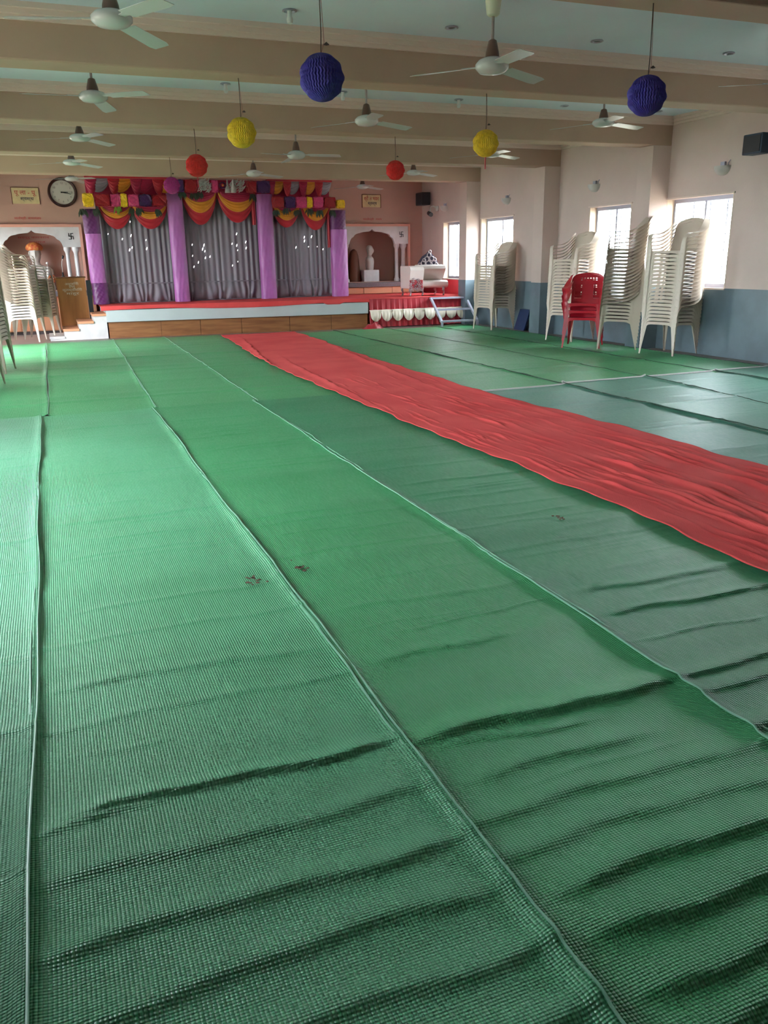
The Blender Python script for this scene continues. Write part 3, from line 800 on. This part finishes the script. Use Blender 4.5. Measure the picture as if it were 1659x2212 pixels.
for L_, a_, w_ in ((.10, rad(2), .010), (.15, rad(-12), .007)):
    b = MB(); d = Vector((math.cos(a_), 0, math.sin(a_))); n_ = Vector((-d.z, 0, d.x))
    p0, p1 = -d*.03, d*L_
    b.loft([[p0-n_*w_+Vector((0, y, 0)) for y in (-.012, -.006)]+[p0+n_*w_+Vector((0, y, 0)) for y in (-.006, -.012)], [p1-n_*w_*.5+Vector((0, y, 0)) for y in (-.012, -.006)]+[p1+n_*w_*.5+Vector((0, y, 0)) for y in (-.006, -.012)]])
    b.build('hand', BLKTXT, ck)

# busts
def bust(name, label, loc, rz, k_, m, halo=None):
    t = thing(name, label, 'statue', loc, rz)
    P = [(0, .15, .10, 0), (.03, .16, .11, 0), (.14, .20, .12, 0), (.24, .235, .125, 0), (.30, .235, .115, 0), (.335, .19, .10, 0), (.36, .11, .075, 0), (.385, .062, .062, 0), (.42, .056, .06, -.005), (.445, .062, .072, -.015), (.475, .074, .086, -.02), (.51, .080, .094, -.02), (.55, .083, .098, -.015), (.59, .082, .098, -.01), (.63, .072, .088, -.005), (.665, .05, .062, 0), (.682, .018, .022, 0)]
    rings = []; N = 28
    for (z, rx, ry, oy) in P:
        r = []
        for j in range(N):
            a_ = 2*PI*j/N; x = rx*math.cos(a_); y = ry*math.sin(a_)+oy
            if y < 0 and z > .43:
                fx = math.exp(-(x/.014)**2)
                if .49 < z < .56: y -= .020*fx
                if abs(z-.55) < .02: y += .010*math.exp(-((abs(x)-.032)/.014)**2)
                if abs(z-.475) < .01: y -= .006*fx
            r.append((x*k_, y*k_, z*k_))
        rings.append(r)
    MB().loft(rings).build('figure', m, t, 60)
    for s_ in (-1, 1):
        b = MB(); b.loft([[(s_*(.080+.012*q)*k_, (-.005+.02*math.cos(a_)*(1-.3*q))*k_, (.545+.028*math.sin(a_)*(1-.3*q))*k_) for a_ in [2*PI*j/10 for j in range(10)]] for q in (0, 1)]); b.build('ear', m, t, 60)
    if halo:
        b = MB(); rr = []
        for (z, r_) in ((.585, .098), (.60, .122), (.635, .125), (.67, .105), (.70, .06), (.71, .01)):
            rr.append([((r_*math.cos(q))*k_, (r_*1.08*math.sin(q)*(1+.05*math.sin(9*q)))*k_+.005, z*k_) for q in [2*PI*j/24 for j in range(24)]])
        b.loft(rr); b.build('turban', halo, t, 60)
    return t
MB_ = bust('bust_statue', 'painted bust with orange turban standing in the left niche', (-.13, YB+.26, .80), 0, 1.28, STONE, TURBAN)
# beads garland on the left bust
b = MB(); pts = []
for i in range(26):
    q = i/25; a_ = PI*q
    pts.append(Vector((-.16*math.cos(a_)*1.0, -.20-.03*math.sin(a_), 1.31-.42*math.sin(a_)**.8)))
t = thing('garland', 'long white flower garland hanging on the left bust', 'garland', (-.09, YB+.24, 0))
for p in pts:
    b.lathe([(.003, -.026), (.02, -.016), (.028, 0), (.02, .016), (.003, .026)], 8, p.x, p.y, p.z)
b.build('blossoms', mat('white_blossom', (220, 214, 208), 0.6), t, 60)['kind'] = 'stuff'
MB().tube(pts, .006, 5).build('cord', WHITE, t)
solo(MB().box(-.18, .18, -.12, .14, 0, .25).build('pedestal', MARBLE), (6.83, YB+.18, .80), 'white block pedestal under the bust in the right niche', 'pedestal')
bust('bust_statue', 'pale bust in profile on a white block in the right niche', (6.83, YB+.18, 1.051), rad(60), .78, STONE)
b = MB(); rr = []
for (z, r_) in ((0, .17), (.1, .16), (.3, .13), (.45, .12), (.58, .10), (.66, .07), (.70, .02)):
    rr.append([(r_*math.cos(q)*(1+.06*math.sin(7*q)), r_*.7*math.sin(q), z) for q in [2*PI*j/28 for j in range(28)]])
b.loft(rr); solo(b.build('shape_and_shadow', HAIR, None, 60), (6.50, YB+.30, .80), 'brown draped shape, part object and part shadow, left of the white bust', 'statue')  # shadow beside the bust and a brown thing, built as one solid

# ------------------------------------------------------------------ lectern
lc = thing('lectern', 'brown wooden lectern with white script left of the stage', 'lectern', (.425, 16.62, 0), rad(0))
MB().box(-.245, .245, 0, .30, .03, 1.04).build('cabinet', VENEER, lc)
MB().box(-.25, .25, -.012, -.0005, .03, 1.04).build('front_panel', mat('lectern_wood', (190, 130, 76), 0.45, rgb2=(172, 114, 64), vscale=2, stretch=(6, 1, 1)), lc)
bevel(MB().box(-.265, .265, -.03, .32, 1.04, 1.065).build('top', VENEER, lc), .006)
MB().box(-.255, .255, -.005, .31, 0, .03).build('plinth', VENEER, lc)
for i, (s_, wd, z) in enumerate((('अश्विनी', .24, .935), ('रेणु', .11, .885), ('कुलस्वामिनी', .34, .83), ('माहूर', .22, .765))):
    text('lettering', s_, .06, WTXT, (.01, -.014, z), parent=lc, width=wd)
mk = thing('microphone', 'black gooseneck microphone on the brown lectern', 'microphone', (.31, 16.72, 1.065))
MB().lathe([(.03, 0), (.03, .012), (.008, .02)], 12).build('base', BLACK, mk)
MB().tube([(0, 0, .015), (0, 0, .20), (.01, -.02, .28), (.03, -.05, .33)], .005, 6).build('gooseneck', WHITE, mk)
MB().tube([(.025, -.045, .32), (.04, -.07, .37)], [.016, .018], 8).build('capsule', BLACK, mk, 50)
MB().tube([(0, 0, .0), (0, 0, .08)], [.014, .014], 8).build('collar', BLACK, mk)
mk = thing('thin_stand', 'slim white rod standing at the right side of the lectern', 'stand', (.55, 16.80, 1.065))
MB().lathe([(.02, 0), (.02, .01), (.006, .015)], 10).build('base', WHITE, mk)
MB().tube([(0, 0, .01), (0, 0, .36)], .006, 6).build('rod', WHITE, mk)
fl = thing('flower_vase', 'small vase of orange flowers at the left of the lectern', 'vase', (.12, YB-.30, .79))
MB().lathe([(.03, 0), (.05, .06), (.03, .14), (.04, .16)], 12).build('vase', WHITE, fl, 60)
b = MB()
for _ in range(14):
    p = (random.uniform(-.07, .07), random.uniform(-.06, .06), .2+random.uniform(-.03, .09)); b.lathe([(.004, -.02), (.024, 0), (.004, .02)], 7, *p)
b.build('blossoms', TURBAN, fl, 60)['kind'] = 'stuff'

# ------------------------------------------------------------------ backdrop
bd = thing('backdrop', 'festive stage backdrop with silver curtains, red and gold swags', 'backdrop', (0, 0, 0))
PX = [(.76, 1.03), (2.25, 2.52), (3.93, 4.22), (5.40, 5.72)]
ZS = .57
def pillar(x0, x1, mm, z0, z1):
    b = MB(); rr = []
    def f(u, v):
        U = 2*u-1; cx = (x0+x1)/2; hw = (x1-x0)/2
        x = cx+U*hw; y = 16.30-.05*(1-abs(U)**3)+.006*math.sin(u*23+v*9)*math.sin(v*31)
        return (x, y, z0+(z1-z0)*v)
    b.sheet(f, 14, 30, (0, .12, 0)); return b
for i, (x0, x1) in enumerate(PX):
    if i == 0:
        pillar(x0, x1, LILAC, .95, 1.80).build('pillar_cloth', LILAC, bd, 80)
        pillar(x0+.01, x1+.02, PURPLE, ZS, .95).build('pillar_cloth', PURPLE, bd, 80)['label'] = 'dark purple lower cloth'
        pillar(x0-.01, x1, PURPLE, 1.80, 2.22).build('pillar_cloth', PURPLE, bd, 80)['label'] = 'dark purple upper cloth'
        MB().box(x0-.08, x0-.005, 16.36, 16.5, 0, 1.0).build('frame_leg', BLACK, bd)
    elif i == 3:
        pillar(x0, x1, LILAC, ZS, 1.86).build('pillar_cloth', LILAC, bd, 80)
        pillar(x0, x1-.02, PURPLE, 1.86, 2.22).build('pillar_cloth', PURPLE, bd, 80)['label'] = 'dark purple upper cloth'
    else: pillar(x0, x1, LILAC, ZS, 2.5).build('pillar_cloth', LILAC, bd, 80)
BAY = [(1.0, 2.28), (2.50, 3.96), (4.19, 5.43)]
for bi, (x0, x1) in enumerate(BAY):
    b = MB(); npl = 13
    def cur(u, v, x0=x0, x1=x1, bi=bi):
        x = x0+(x1-x0)*u; z = 2.62-(2.62-ZS-.02)*v
        a_ = u*2*PI*npl+.5*math.sin(u*13+bi)
        amp = .013+.005*math.sin(u*31)
        y = 16.52+amp*math.sin(a_)
        if z < .92:
            q = (.92-z)/.35
            y += -.05*math.sin(PI*min(1, q))+.03*math.sin(a_*.55+bi+q*3)*q
            x += .05*q*math.sin(u*17+bi*2)
        return (x, y, z)
    b.sheet(cur, 156, 30, (0, .003, 0)); b.build('curtain', SATIN, bd, 80)
    b = MB().box(x0, x1, 16.555, 16.57, ZS, 2.66); b.build('backing_cloth', GREYC, bd)
    b = MB()
    def band(u, v, x0=x0, x1=x1):
        return (x0+(x1-x0)*u, 16.495+.006*math.sin(u*60), .93-.02*v)
    b.sheet(band, 60, 1, (0, .002, 0)); b.build('tie_band', SATIN, bd, 80)
def swag(xa, xb, zt, top_sag, low, y, m, nm='swag'):
    b = MB()
    def f(u, v):
        U = 2*u-1; par = (1-U*U)
        z0 = zt-top_sag*par; z1 = zt-.04-(zt-.04-low)*par**.75
        return (xa+(xb-xa)*u, y-.05*math.sin(PI*v)*par-.008*math.sin(v*PI*9)*par, z0+(z1-z0)*v)
    b.sheet(f, 22, 20, (0, .004, 0)); return b.build(nm, m, bd, 80)
for xa, xb, zt, low, lg in ((1.04, 1.63, 2.30, 1.88, 2.06), (1.60, 2.26, 2.32, 1.88, 2.05), (2.52, 3.18, 2.52, 1.95, 2.16), (3.18, 3.92, 2.52, 1.99, 2.18), (4.22, 4.80, 2.34, 1.90, 2.03), (4.80, 5.40, 2.34, 1.85, 2.02)):
    swag(xa, xb, zt, .10, low, 16.40, REDC)
    swag(xa+.02, xb-.02, zt+.01, .12, lg, 16.34, GOLDC)
    swag(xa+.05, xb-.05, zt+.02, .02, zt-.15 if zt < 2.4 else zt-.17, 16.29, MAGC)
# side tails
for x, z0, z1 in ((3.86, 1.95, 2.50), (5.37, 1.52, 2.35)):
    b = MB(); b.sheet(lambda u, v, x=x, z0=z0, z1=z1: (x+.08*(u-.5), 16.38+.012*math.sin(u*9), z1-(z1-z0)*v), 8, 8, (0, .004, 0)); b.build('tail', REDC, bd, 80)
# top valance: red header with gold and grey draped swags
for (x0, x1, zb) in ((.86, 2.42, 2.42), (4.15, 5.42, 2.42)):
    MB().box(x0, x1, 16.46, 16.48, zb, 2.765).build('header_cloth', MAGC, bd)
    MB().box(x0-.01, x1+.01, 16.28, 16.44, 2.735, 2.765).build('top_rail', REDC, bd)
    n = 4; w_ = (x1-x0)/n
    for i in range(n):
        swag(x0+i*w_, x0+(i+1)*w_+.02, 2.74, .0, 2.50, 16.36, [GREYC, GOLDC, MAGC, GOLDC][i] if x0 < 2 else [GOLDC, GREYC, GOLDC, GREYC][i], 'valance_swag')
        swag(x0+(i-.12)*w_+w_*.1, x0+(i+.5)*w_, 2.74, .0, 2.46, 16.33, REDC if i % 2 else MAGC, 'valance_swag')
MB().box(2.42, 4.15, 16.46, 16.48, 2.42, 2.75).build('header_cloth', MAGC, bd)
# tinsel blocks
def tin(x0, x1, z0, z1, y, colour, nm='tinsel_block', dep=.10):
    b = MB(); N = 7
    cx, cz = (x0+x1)/2, (z0+z1)/2; hx, hz = (x1-x0)/2, (z1-z0)/2
    rings = []
    rg = random.Random(int(x0*1000+z0*100))
    for j in range(N+1):
        t_ = -1+2*j/N; ring = []
        for i in range(24):
            a_ = 2*PI*i/24; cs, sn = math.cos(a_), math.sin(a_)
            k_ = 1/max(abs(cs), abs(sn))**.75
            e_ = 1-.12*t_**4
            jt = 1+rg.uniform(-.09, .09)
            ring.append((cx+hx*cs*k_*e_*jt*.96, y+dep*.5*t_+rg.uniform(-.012, .012), cz+hz*sn*k_*e_*jt*.96))
        rings.append(ring)
    b.loft(rings); o = b.build(nm, TIN[colour], bd); o['label'] = '%s tinsel block' % colour; return o
YT = 16.10
for x0, x1, col in ((.77, .96, 'yellow'), (.97, 1.24, 'red'), (1.24, 1.42, 'pink'), (1.40, 1.53, 'yellow'), (1.53, 1.73, 'pink'), (1.73, 1.95, 'purple'), (1.95, 2.22, 'red')):
    tin(x0, x1, 2.25 if col != 'yellow' else 2.24, 2.47 if col == 'yellow' else 2.46, YT, col)
for x0, x1, col in ((4.16, 4.40, 'red'), (4.40, 4.62, 'purple'), (4.62, 4.85, 'pink'), (4.83, 4.96, 'yellow'), (4.96, 5.18, 'pink'), (5.18, 5.43, 'red'), (5.44, 5.62, 'yellow')):
    tin(x0, x1, 2.24, 2.45 if x0 < 5.43 else 2.40, YT, col)
for x0, x1, col in ((2.40, 2.54, 'purple'), (2.54, 2.78, 'red'), (3.04, 3.16, 'pink'), (3.68, 3.88, 'red'), (3.88, 4.14, 'purple')):
    tin(x0, x1, 2.50, 2.72, YT, col)
# silver script-like tinsel ornaments and the small flower between them
def silver(x0, x1, z0, z1, seed):
    rg = random.Random(seed); b = MB()
    for _ in range(110):
        x, z = rg.uniform(x0, x1), rg.uniform(z0, z1); a_ = rg.uniform(.2, 1.2); L_ = rg.uniform(.015, .05)
        d = Vector((math.cos(a_), rg.uniform(-.4, .4), math.sin(a_)))*L_
        b.tube([(x-d.x, 16.06-d.y+rg.uniform(-.03, .03), z-d.z), (x+d.x, 16.06+d.y, z+d.z)], .006, 4)
    b.build('silver_tinsel', TIN['silver'], bd)['kind'] = 'stuff'
silver(2.80, 3.01, 2.53, 2.72, 1); silver(3.38, 3.64, 2.53, 2.71, 2)
MB().lathe([(.05, -.07), (.045, .0), (.022, .06), (.012, .16)], 10, 3.33, 16.08, 2.57).build('silver_cone', TIN['silver'], bd, 60)
MB().lathe([(.05, -.07), (.045, .0), (.022, .06), (.012, .15)], 10, 3.43, 16.04, 2.57).build('silver_cone', TIN['silver'], bd, 60)
b = MB()
for q in range(10):
    a_ = q*2*PI/10; b.lathe([(.004, -.012), (.028, 0), (.004, .012)], 7, 3.235+.05*math.cos(a_), 16.05, 2.625+.05*math.sin(a_))
b.build('flower_petals', TIN['purple'], bd, 60)
MB().lathe([(.004, -.02), (.024, 0), (.004, .02)], 8, 3.235, 16.02, 2.625).build('flower_heart', GOLDC, bd, 60)
# dark green leaf tufts under the tinsel row
for (x, z) in ((.76, 2.14), (.98, 2.14), (1.36, 2.18), (1.60, 2.15), (1.72, 2.16), (2.05, 2.14), (2.50, 2.44), (2.72, 2.42), (2.84, 2.44), (3.80, 2.42), (4.24, 2.14), (4.45, 2.18), (4.68, 2.14), (4.92, 2.16), (5.12, 2.14), (5.38, 2.14)):
    rg = random.Random(int(x*100)); b = MB()
    for _ in range(14):
        p = Vector((x+rg.uniform(-.05, .05), 16.16+rg.uniform(-.05, .05), z+.08)); q = p+Vector((rg.uniform(-.05, .05), rg.uniform(-.03, .03), -rg.uniform(.08, .17)))
        s_ = Vector((.018, 0, 0)); m_ = (p+q)/2
        b.add([p, m_+s_, q, m_-s_], [(0, 1, 2, 3)])
    b.build('leaf_tuft', TIN['green'] if abs(x-1.36) > .01 else TIN['lime'], bd)
# glints of mirror beads on the curtains, painted as glowing ellipsoids
lights = [(1.16, 1.8, .5), (1.4, 1.71, .7), (1.56, 1.77, 1), (1.51, 1.52, 1), (1.56, 1.56, .8), (1.82, 1.54, 1), (1.82, 1.69, .6), (1.57, 2.01, .6), (2.66, 1.6, .6), (2.88, 1.59, 1.1), (2.85, 1.52, 1.1), (2.65, 1.4, .6), (2.52, 1.29, .8), (2.75, 1.28, .9), (2.66, 1.2, .8), (2.89, 1.36, .8), (2.98, 1.38, .8), (2.89, 1.48, .7), (3.52, 1.79, .9), (3.69, 1.64, .9), (3.51, 1.58, 1), (3.42, 1.61, .7), (3.69, 1.53, .9), (3.52, 1.49, .5), (3.4, 1.21, .7), (3.51, 1.28, .4), (4.87, 1.72, .9), (5.02, 1.73, 1), (4.87, 1.65, 1), (4.69, 1.53, .9), (5.13, 1.54, .4), (4.95, 1.54, .4), (5.25, 1.49, .6)]  # positions of the mirror bead glints, not lamps
GLOW = mat('glint_glow', (255, 255, 255), 0.3, emit=(255, 255, 255), estr=4.0)
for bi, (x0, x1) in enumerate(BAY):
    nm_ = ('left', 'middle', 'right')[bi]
    t = thing('glint_string', 'mirror bead string with glints as painted glow on the %s silver curtain' % nm_, 'lights', (0, 0, 0))  # bead glints put in as glow, no lamps
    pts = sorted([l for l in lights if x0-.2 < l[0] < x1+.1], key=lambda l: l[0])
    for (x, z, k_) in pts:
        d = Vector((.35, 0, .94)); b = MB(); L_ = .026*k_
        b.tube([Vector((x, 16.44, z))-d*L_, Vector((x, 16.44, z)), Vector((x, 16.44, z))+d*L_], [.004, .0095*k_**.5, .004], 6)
        b.build('bulb', GLOW, t, 60)  # glowing bead in place of a reflected glint, not a lamp
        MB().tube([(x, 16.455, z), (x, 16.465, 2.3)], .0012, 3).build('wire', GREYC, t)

# ------------------------------------------------------------------ lanterns and fans
def lantern(x, y, z, r, colour, rgb, label, ztop=2.68, tail=False):
    t = thing('paper_lantern', label, 'lantern', (x, y, z))
    b = MB(); N, M_ = 84, 30; rings = []
    for j in range(1, M_):
        th = PI*j/M_; ring = []
        for i in range(N):
            ph = 2*PI*i/N+(.5*2*PI/N if j % 2 else 0)
            rr = r*(1.0 if (i+j) % 2 else .94)*(1+.04*math.sin(3*ph+j))
            ring.append((rr*math.sin(th)*math.cos(ph), rr*math.sin(th)*math.sin(ph), r*math.cos(th)*1.0))
        rings.append(ring)
    b.loft(rings); b.build('honeycomb_ball', mat('paper_'+colour, rgb, 0.65, var=0.25, vscale=40, bump=0.4, bscale=80), t)
    top = ztop-z
    MB().tube([(0, 0, r*.95), (.004, 0, r+.25*(top-r)), (0, 0, top)], .0028, 5).build('cord', mat('cord_brown', (70, 56, 54), 0.8), t)
    MB().tube([(0, 0, r*.95), (.02, .005, r+.05), (.012, 0, top*.6), (.002, 0, top)], .0016, 5).build('loop', mat('cord_pink', (150, 96, 96), 0.8), t)
    MB().lathe([(.002, 0), (.016, .004), (.002, .016)], 8, .03, 0, r+.035).build('paper_tag', mat('cord_brown', (70, 56, 54), 0.8), t)
    if tail:
        MB().box(-.004, .004, -.004, .004, -r-.10, -r+.01).build('tail', REDC, t)
    return t
BLUE = (52, 40, 132); YEL = (214, 178, 30); RED = (200, 30, 26)
lantern(1.432, 4.4, 2.181, .112, 'violet', BLUE, 'violet paper honeycomb ball hanging nearest the centre left')
lantern(3.455, 4.4, 2.196, .112, 'violet', BLUE, 'violet paper honeycomb ball hanging at the upper right')
lantern(1.616, 7.1, 2.283, .115, 'yellow', YEL, 'yellow paper honeycomb ball left of the red carpet line')
lantern(3.84, 7.1, 2.273, .115, 'yellow', YEL, 'yellow paper honeycomb ball on the right with a red tail', tail=True)
lantern(1.706, 9.8, 2.307, .118, 'red', RED, 'red paper honeycomb ball left, in front of the stage', tail=True)
lantern(4.079, 9.8, 2.308, .112, 'red', RED, 'red paper honeycomb ball right, before the right niche')
lantern(1.80, 12.45, 2.315, .112, 'magenta', (176, 40, 130), 'magenta paper ball hanging before the stage backdrop')

def fan_proto():
    t = bpy.data.objects.new('ceiling_fan', None); C.objects.link(t)
    MB().lathe([(.03, -.11), (.045, -.10), (.058, -.01), (.058, 0)], 16, 0, 0, 0).build('canopy', CREAM, t, 50)
    MB().tube([(0, 0, -.10), (0, 0, -.33)], .011, 8).build('rod', ROD, t)
    MB().lathe([(.013, -.24), (.03, -.25), (.048, -.32), (.05, -.345)], 14).build('lower_cover', FANB, t, 50)
    MB().lathe([(.05, -.345), (.095, -.36), (.12, -.385), (.118, -.41), (.09, -.435), (.03, -.445), (.002, -.446)], 22).build('motor', FANW, t, 50)
    for k_ in range(3):
        a_ = k_*2*PI/3; R_ = Matrix.Rotation(a_, 3, 'Z')
        def f(u, v, R_=R_):
            x = .17+.42*u; hw = .052+.012*u; y = (2*v-1)*hw
            if u > .9: y *= 1-.25*(u-.9)*10
            z = -.40-.007*(2*v-1)*1.2-.02*u
            p = R_@Vector((x, y, z)); return p
        bl = MB().sheet(f, 8, 3, (0, 0, -.003)).build('blade', FANW, t, 40)
        b = MB(); pts = [R_@Vector(p) for p in ((.09, -.02, -.395), (.22, -.025, -.391), (.22, .025, -.403), (.09, .02, -.395))]
        b.loft([pts, [p-Vector((0, 0, .005)) for p in pts]]); b.build('bracket', FANW, bl)
    return t
fp = fan_proto(); index_children(fp)
ROWN = ['first', 'second', 'third', 'fourth', 'fifth']
fans = [(.55, 5.62, 2.65, -66, 0, 'left'), (3.15, 5.75, 2.58, -96, 0, 'middle'), (5.95, 5.75, 2.62, 165, 0, 'right'),
        (.575, 8.1, 2.646, -48, 1, 'left'), (3.209, 8.45, 2.61, -100, 1, 'middle'), (5.885, 8.2, 2.664, -110, 1, 'right'),
        (.581, 11.0, 2.69, -72, 2, 'left'), (3.256, 11.2, 2.592, -150, 2, 'middle'), (6.048, 11.0, 2.66, -98, 2, 'right'),
        (.564, 13.6, 2.688, -76, 3, 'left'), (3.294, 13.8, 2.607, -93, 3, 'middle'), (6.034, 13.7, 2.664, -95, 3, 'right'),
        (.647, 16.3, 2.70, -55, 4, 'left'), (6.147, 16.5, 2.663, -93, 4, 'right')]
for i, (x, y, z, a_, bay, row) in enumerate(fans):
    o = fp if i == 0 else copy_tree(fp)
    o.location = (x, y, ZC); sc_ = (ZC-z)/.41
    o.scale = (1, 1, sc_) if True else 1
    o.rotation_euler = (0, 0, rad(a_))
    tag(o, 'white three-blade ceiling fan, %s bay from the camera, %s row' % (ROWN[bay], row), 'fan', 'ceiling fans')

# ceiling downlights
BULB = mat('white_bulb', (220, 224, 224), 0.3)
for i, (x, y, bulb) in enumerate([(1.887, 6.5, 1), (3.22, 6.55, 0), (4.59, 6.55, 0), (6.02, 6.55, 0), (1.955, 9.19, 1), (3.243, 9.25, 1), (4.67, 9.3, 1), (6.1, 9.3, 0), (7.5, 9.3, 0)]):
    bay = 'near bay' if y < 8 else 'second bay'; k_ = i if i < 4 else i-4
    t = thing('downlight', 'recessed ceiling downlight, %s, %s from the left%s' % (bay, ROWN[k_], ', with bulb hanging' if bulb else ', empty metal ring'), 'light', (x, y, ZC), 0, 'recessed downlights')
    MB().lathe([(.05, 0), (.055, -.008), (.042, -.012), (.035, -.002), (.034, 0)], 18).build('ring', ALU, t, 50)
    if bulb: MB().lathe([(.018, -.002), (.018, -.04), (.024, -.06), (.02, -.085), (.004, -.092)], 12).build('bulb', BULB, t, 50)
    else: MB().lathe([(.032, -.001), (.03, -.004), (.002, -.004)], 14).build('cover', BLACK, t)

# ------------------------------------------------------------------ wall fittings on the right
for i, (y, z, d) in enumerate(((8.65, 2.33, 'above the nearest right window'), (11.32, 2.33, 'above the second right window'), (14.0, 2.31, 'above the third right window'), (16.6, 2.33, 'above the farthest right window'))):
    t = thing('wall_sconce', 'white half-bowl wall sconce %s' % d, 'sconce', (XR, y, z), 0, 'wall sconces')
    b = MB(); rings = []
    for j in range(8):
        q = j/7; r_ = .12*math.cos(q*PI/2*.96); zz = -.11*math.sin(q*PI/2)
        rings.append([(-r_*math.sin(a_)-.001, r_*math.cos(a_), zz) for a_ in [PI*k_/14 for k_ in range(15)]])
    b.loft(rings, True, True); b.build('bowl', mat('sconce_glass', (196, 190, 186), 0.3), t, 60)
    MB().box(-.03, -.0005, -.035, .035, .0, .05).build('bracket', ALU, t)
    MB().tube([(-.02, -.09, 0), (-.045, -.12, .03), (-.03, -.13, .06)], .006, 6).build('bracket_arm', ALU, t)
t = thing('loudspeaker', 'black wall loudspeaker at the far end near the stage', 'speaker', (XR, 17.40, 2.52))
b = MB().box(-.26, -.06, -.17, .17, -.13, .13); bevel(b.build('cabinet', BLACK, t), .01); MB().box(-.268, -.2605, -.15, .15, -.11, .11).build('grille', mat('speaker_mesh', (40, 42, 48), 0.8), t)
MB().box(-.06, -.0005, -.03, .03, -.04, .04).build('bracket', BLACK, t)
t = thing('loudspeaker', 'dark blue wall loudspeaker cut off at the right frame edge', 'speaker', (XR, 8.02, 2.50))
DB = mat('speaker_blue_black', (36, 54, 74), 0.5)
bevel(MB().box(-.22, -.05, -.16, .13, -.11, .11).build('cabinet', DB, t), .01); MB().box(-.228, -.2205, -.14, .11, -.09, .09).build('grille', BLACK, t)
MB().box(-.05, -.0005, -.03, .03, -.04, .04).build('bracket', BLACK, t)
t = thing('security_camera', 'small dark wall camera on a bent bracket below the loudspeaker', 'camera', (XR, 16.95, 2.30))
MB().lathe([(.03, -.05), (.03, .05)], 12, -.03, 0, 0).build('mount_plate', WHITE, t)
MB().tube([(-.03, 0, 0), (-.12, 0, .05), (-.18, 0, .04), (-.20, 0, -.04), (-.20, 0, -.08)], .012, 8).build('bracket_arm', WHITE, t, 60)
MB().tube([(-.20, .06, -.09), (-.22, -.10, -.13)], [.045, .045], 12).build('housing', BLACK, t, 60)
# blue board leaning on the dado
o = MB().loft([[(0, 0, 0), (.03, 0, 0), (.03, .34, 0), (0, .34, 0)], [(.12, 0, .36), (.15, 0, .36), (.15, .34, .36), (.12, .34, .36)]]).build('leaning_board', BLUEDK)
solo(o, (7.86, 12.98, .014), 'dark blue board leaning on the dado beside the far chair stack', 'board')

# ------------------------------------------------------------------ wedding sofa on the platform
sf = thing('wedding_sofa', 'white rolled sofa with carved silver frame on the red platform', 'sofa', (7.22, 15.85, .556))
LEA = mat('white_leatherette', (232, 222, 216), 0.35)
SILV = mat('carved_silver', (186, 170, 174), 0.35, metal=0.4, var=0.2, vscale=30, bump=0.4, bscale=60)
def extr(name, prof, x0, x1, m, n=18):
    b = MB(); b.loft([[(x0+(x1-x0)*k_/n, y, z) for y, z in prof] for k_ in range(n+1)]); return b.build(name, m, sf, 40)
seatp = [(.02, .14), (-.03, .17), (-.045, .21), (-.03, .26), (.02, .285), (.10, .29), (.40, .29), (.42, .14)]
extr('seat', seatp, -.06, .52, LEA)
backp = [(.34, .27), (.20, .33), (.15, .42), (.10, .47), (.08, .52), (.12, .575), (.27, .60), (.34, .60), (.40, .56), (.43, .45), (.44, .27)]
extr('backrest', backp, -.06, .52, LEA)
armp = [(-.05, .14), (-.06, .30), (-.09, .42), (-.11, .50), (-.08, .56), (-.02, .58), (.10, .57), (.42, .58), (.42, .14)]
extr('arm', armp, -.36, -.06, LEA, 6)
b = MB(); rg = random.Random(9)
for _ in range(46):
    x = rg.uniform(-.35, -.08); z = rg.uniform(.10, .32); r_ = rg.uniform(.012, .03); a0 = rg.random()*6
    b.tube([(x+r_*math.cos(a0+q*.9), -.075-.012*math.sin(q), z+r_*math.sin(a0+q*.9)) for q in range(6)], .006, 5)
b.build('carved_apron', SILV, sf, 60)['kind'] = 'stuff'
MB().box(-.36, -.07, -.062, -.052, .14, .33).build('red_inlay', REDC, sf)
for x, y in ((-.33, -.03), (-.06, -.03), (.42, -.03), (-.33, .38), (.42, .38)):
    b = MB(); b.tube([(x, y, .15), (x-.02, y-.02, .10), (x+.01, y, .05), (x-.015, y-.015, .0)], [.03, .028, .016, .02], 8); b.build('leg', SILV, sf, 60)
b = MB()
for i, (x, z, s_) in enumerate(((.24, .62, .06), (.12, .63, .05), (.36, .64, .05), (.20, .71, .05), (.31, .72, .05), (.25, .79, .045), (.27, .86, .03), (.42, .60, .035), (.04, .60, .035), (.14, .69, .035), (.38, .70, .035))):
    b.tube([(x+s_*math.cos(q*.95+i), .33, z+s_*math.sin(q*.95+i)) for q in range(8)], .011, 6)
b.build('carved_crest', SILV, sf, 60)['kind'] = 'stuff'
pts = [(-.0, .33, .60), (.02, .33, .66), (.10, .33, .76), (.20, .33, .82), (.26, .33, .88), (.32, .33, .82), (.42, .33, .72), (.48, .33, .60)]
b = MB(); b.loft([[(p[0], .345, p[2]) for p in pts], [(p[0], .365, p[2]) for p in pts]]); b.build('crest_panel', mat('crest_velvet', (80, 74, 96), 0.5), sf)
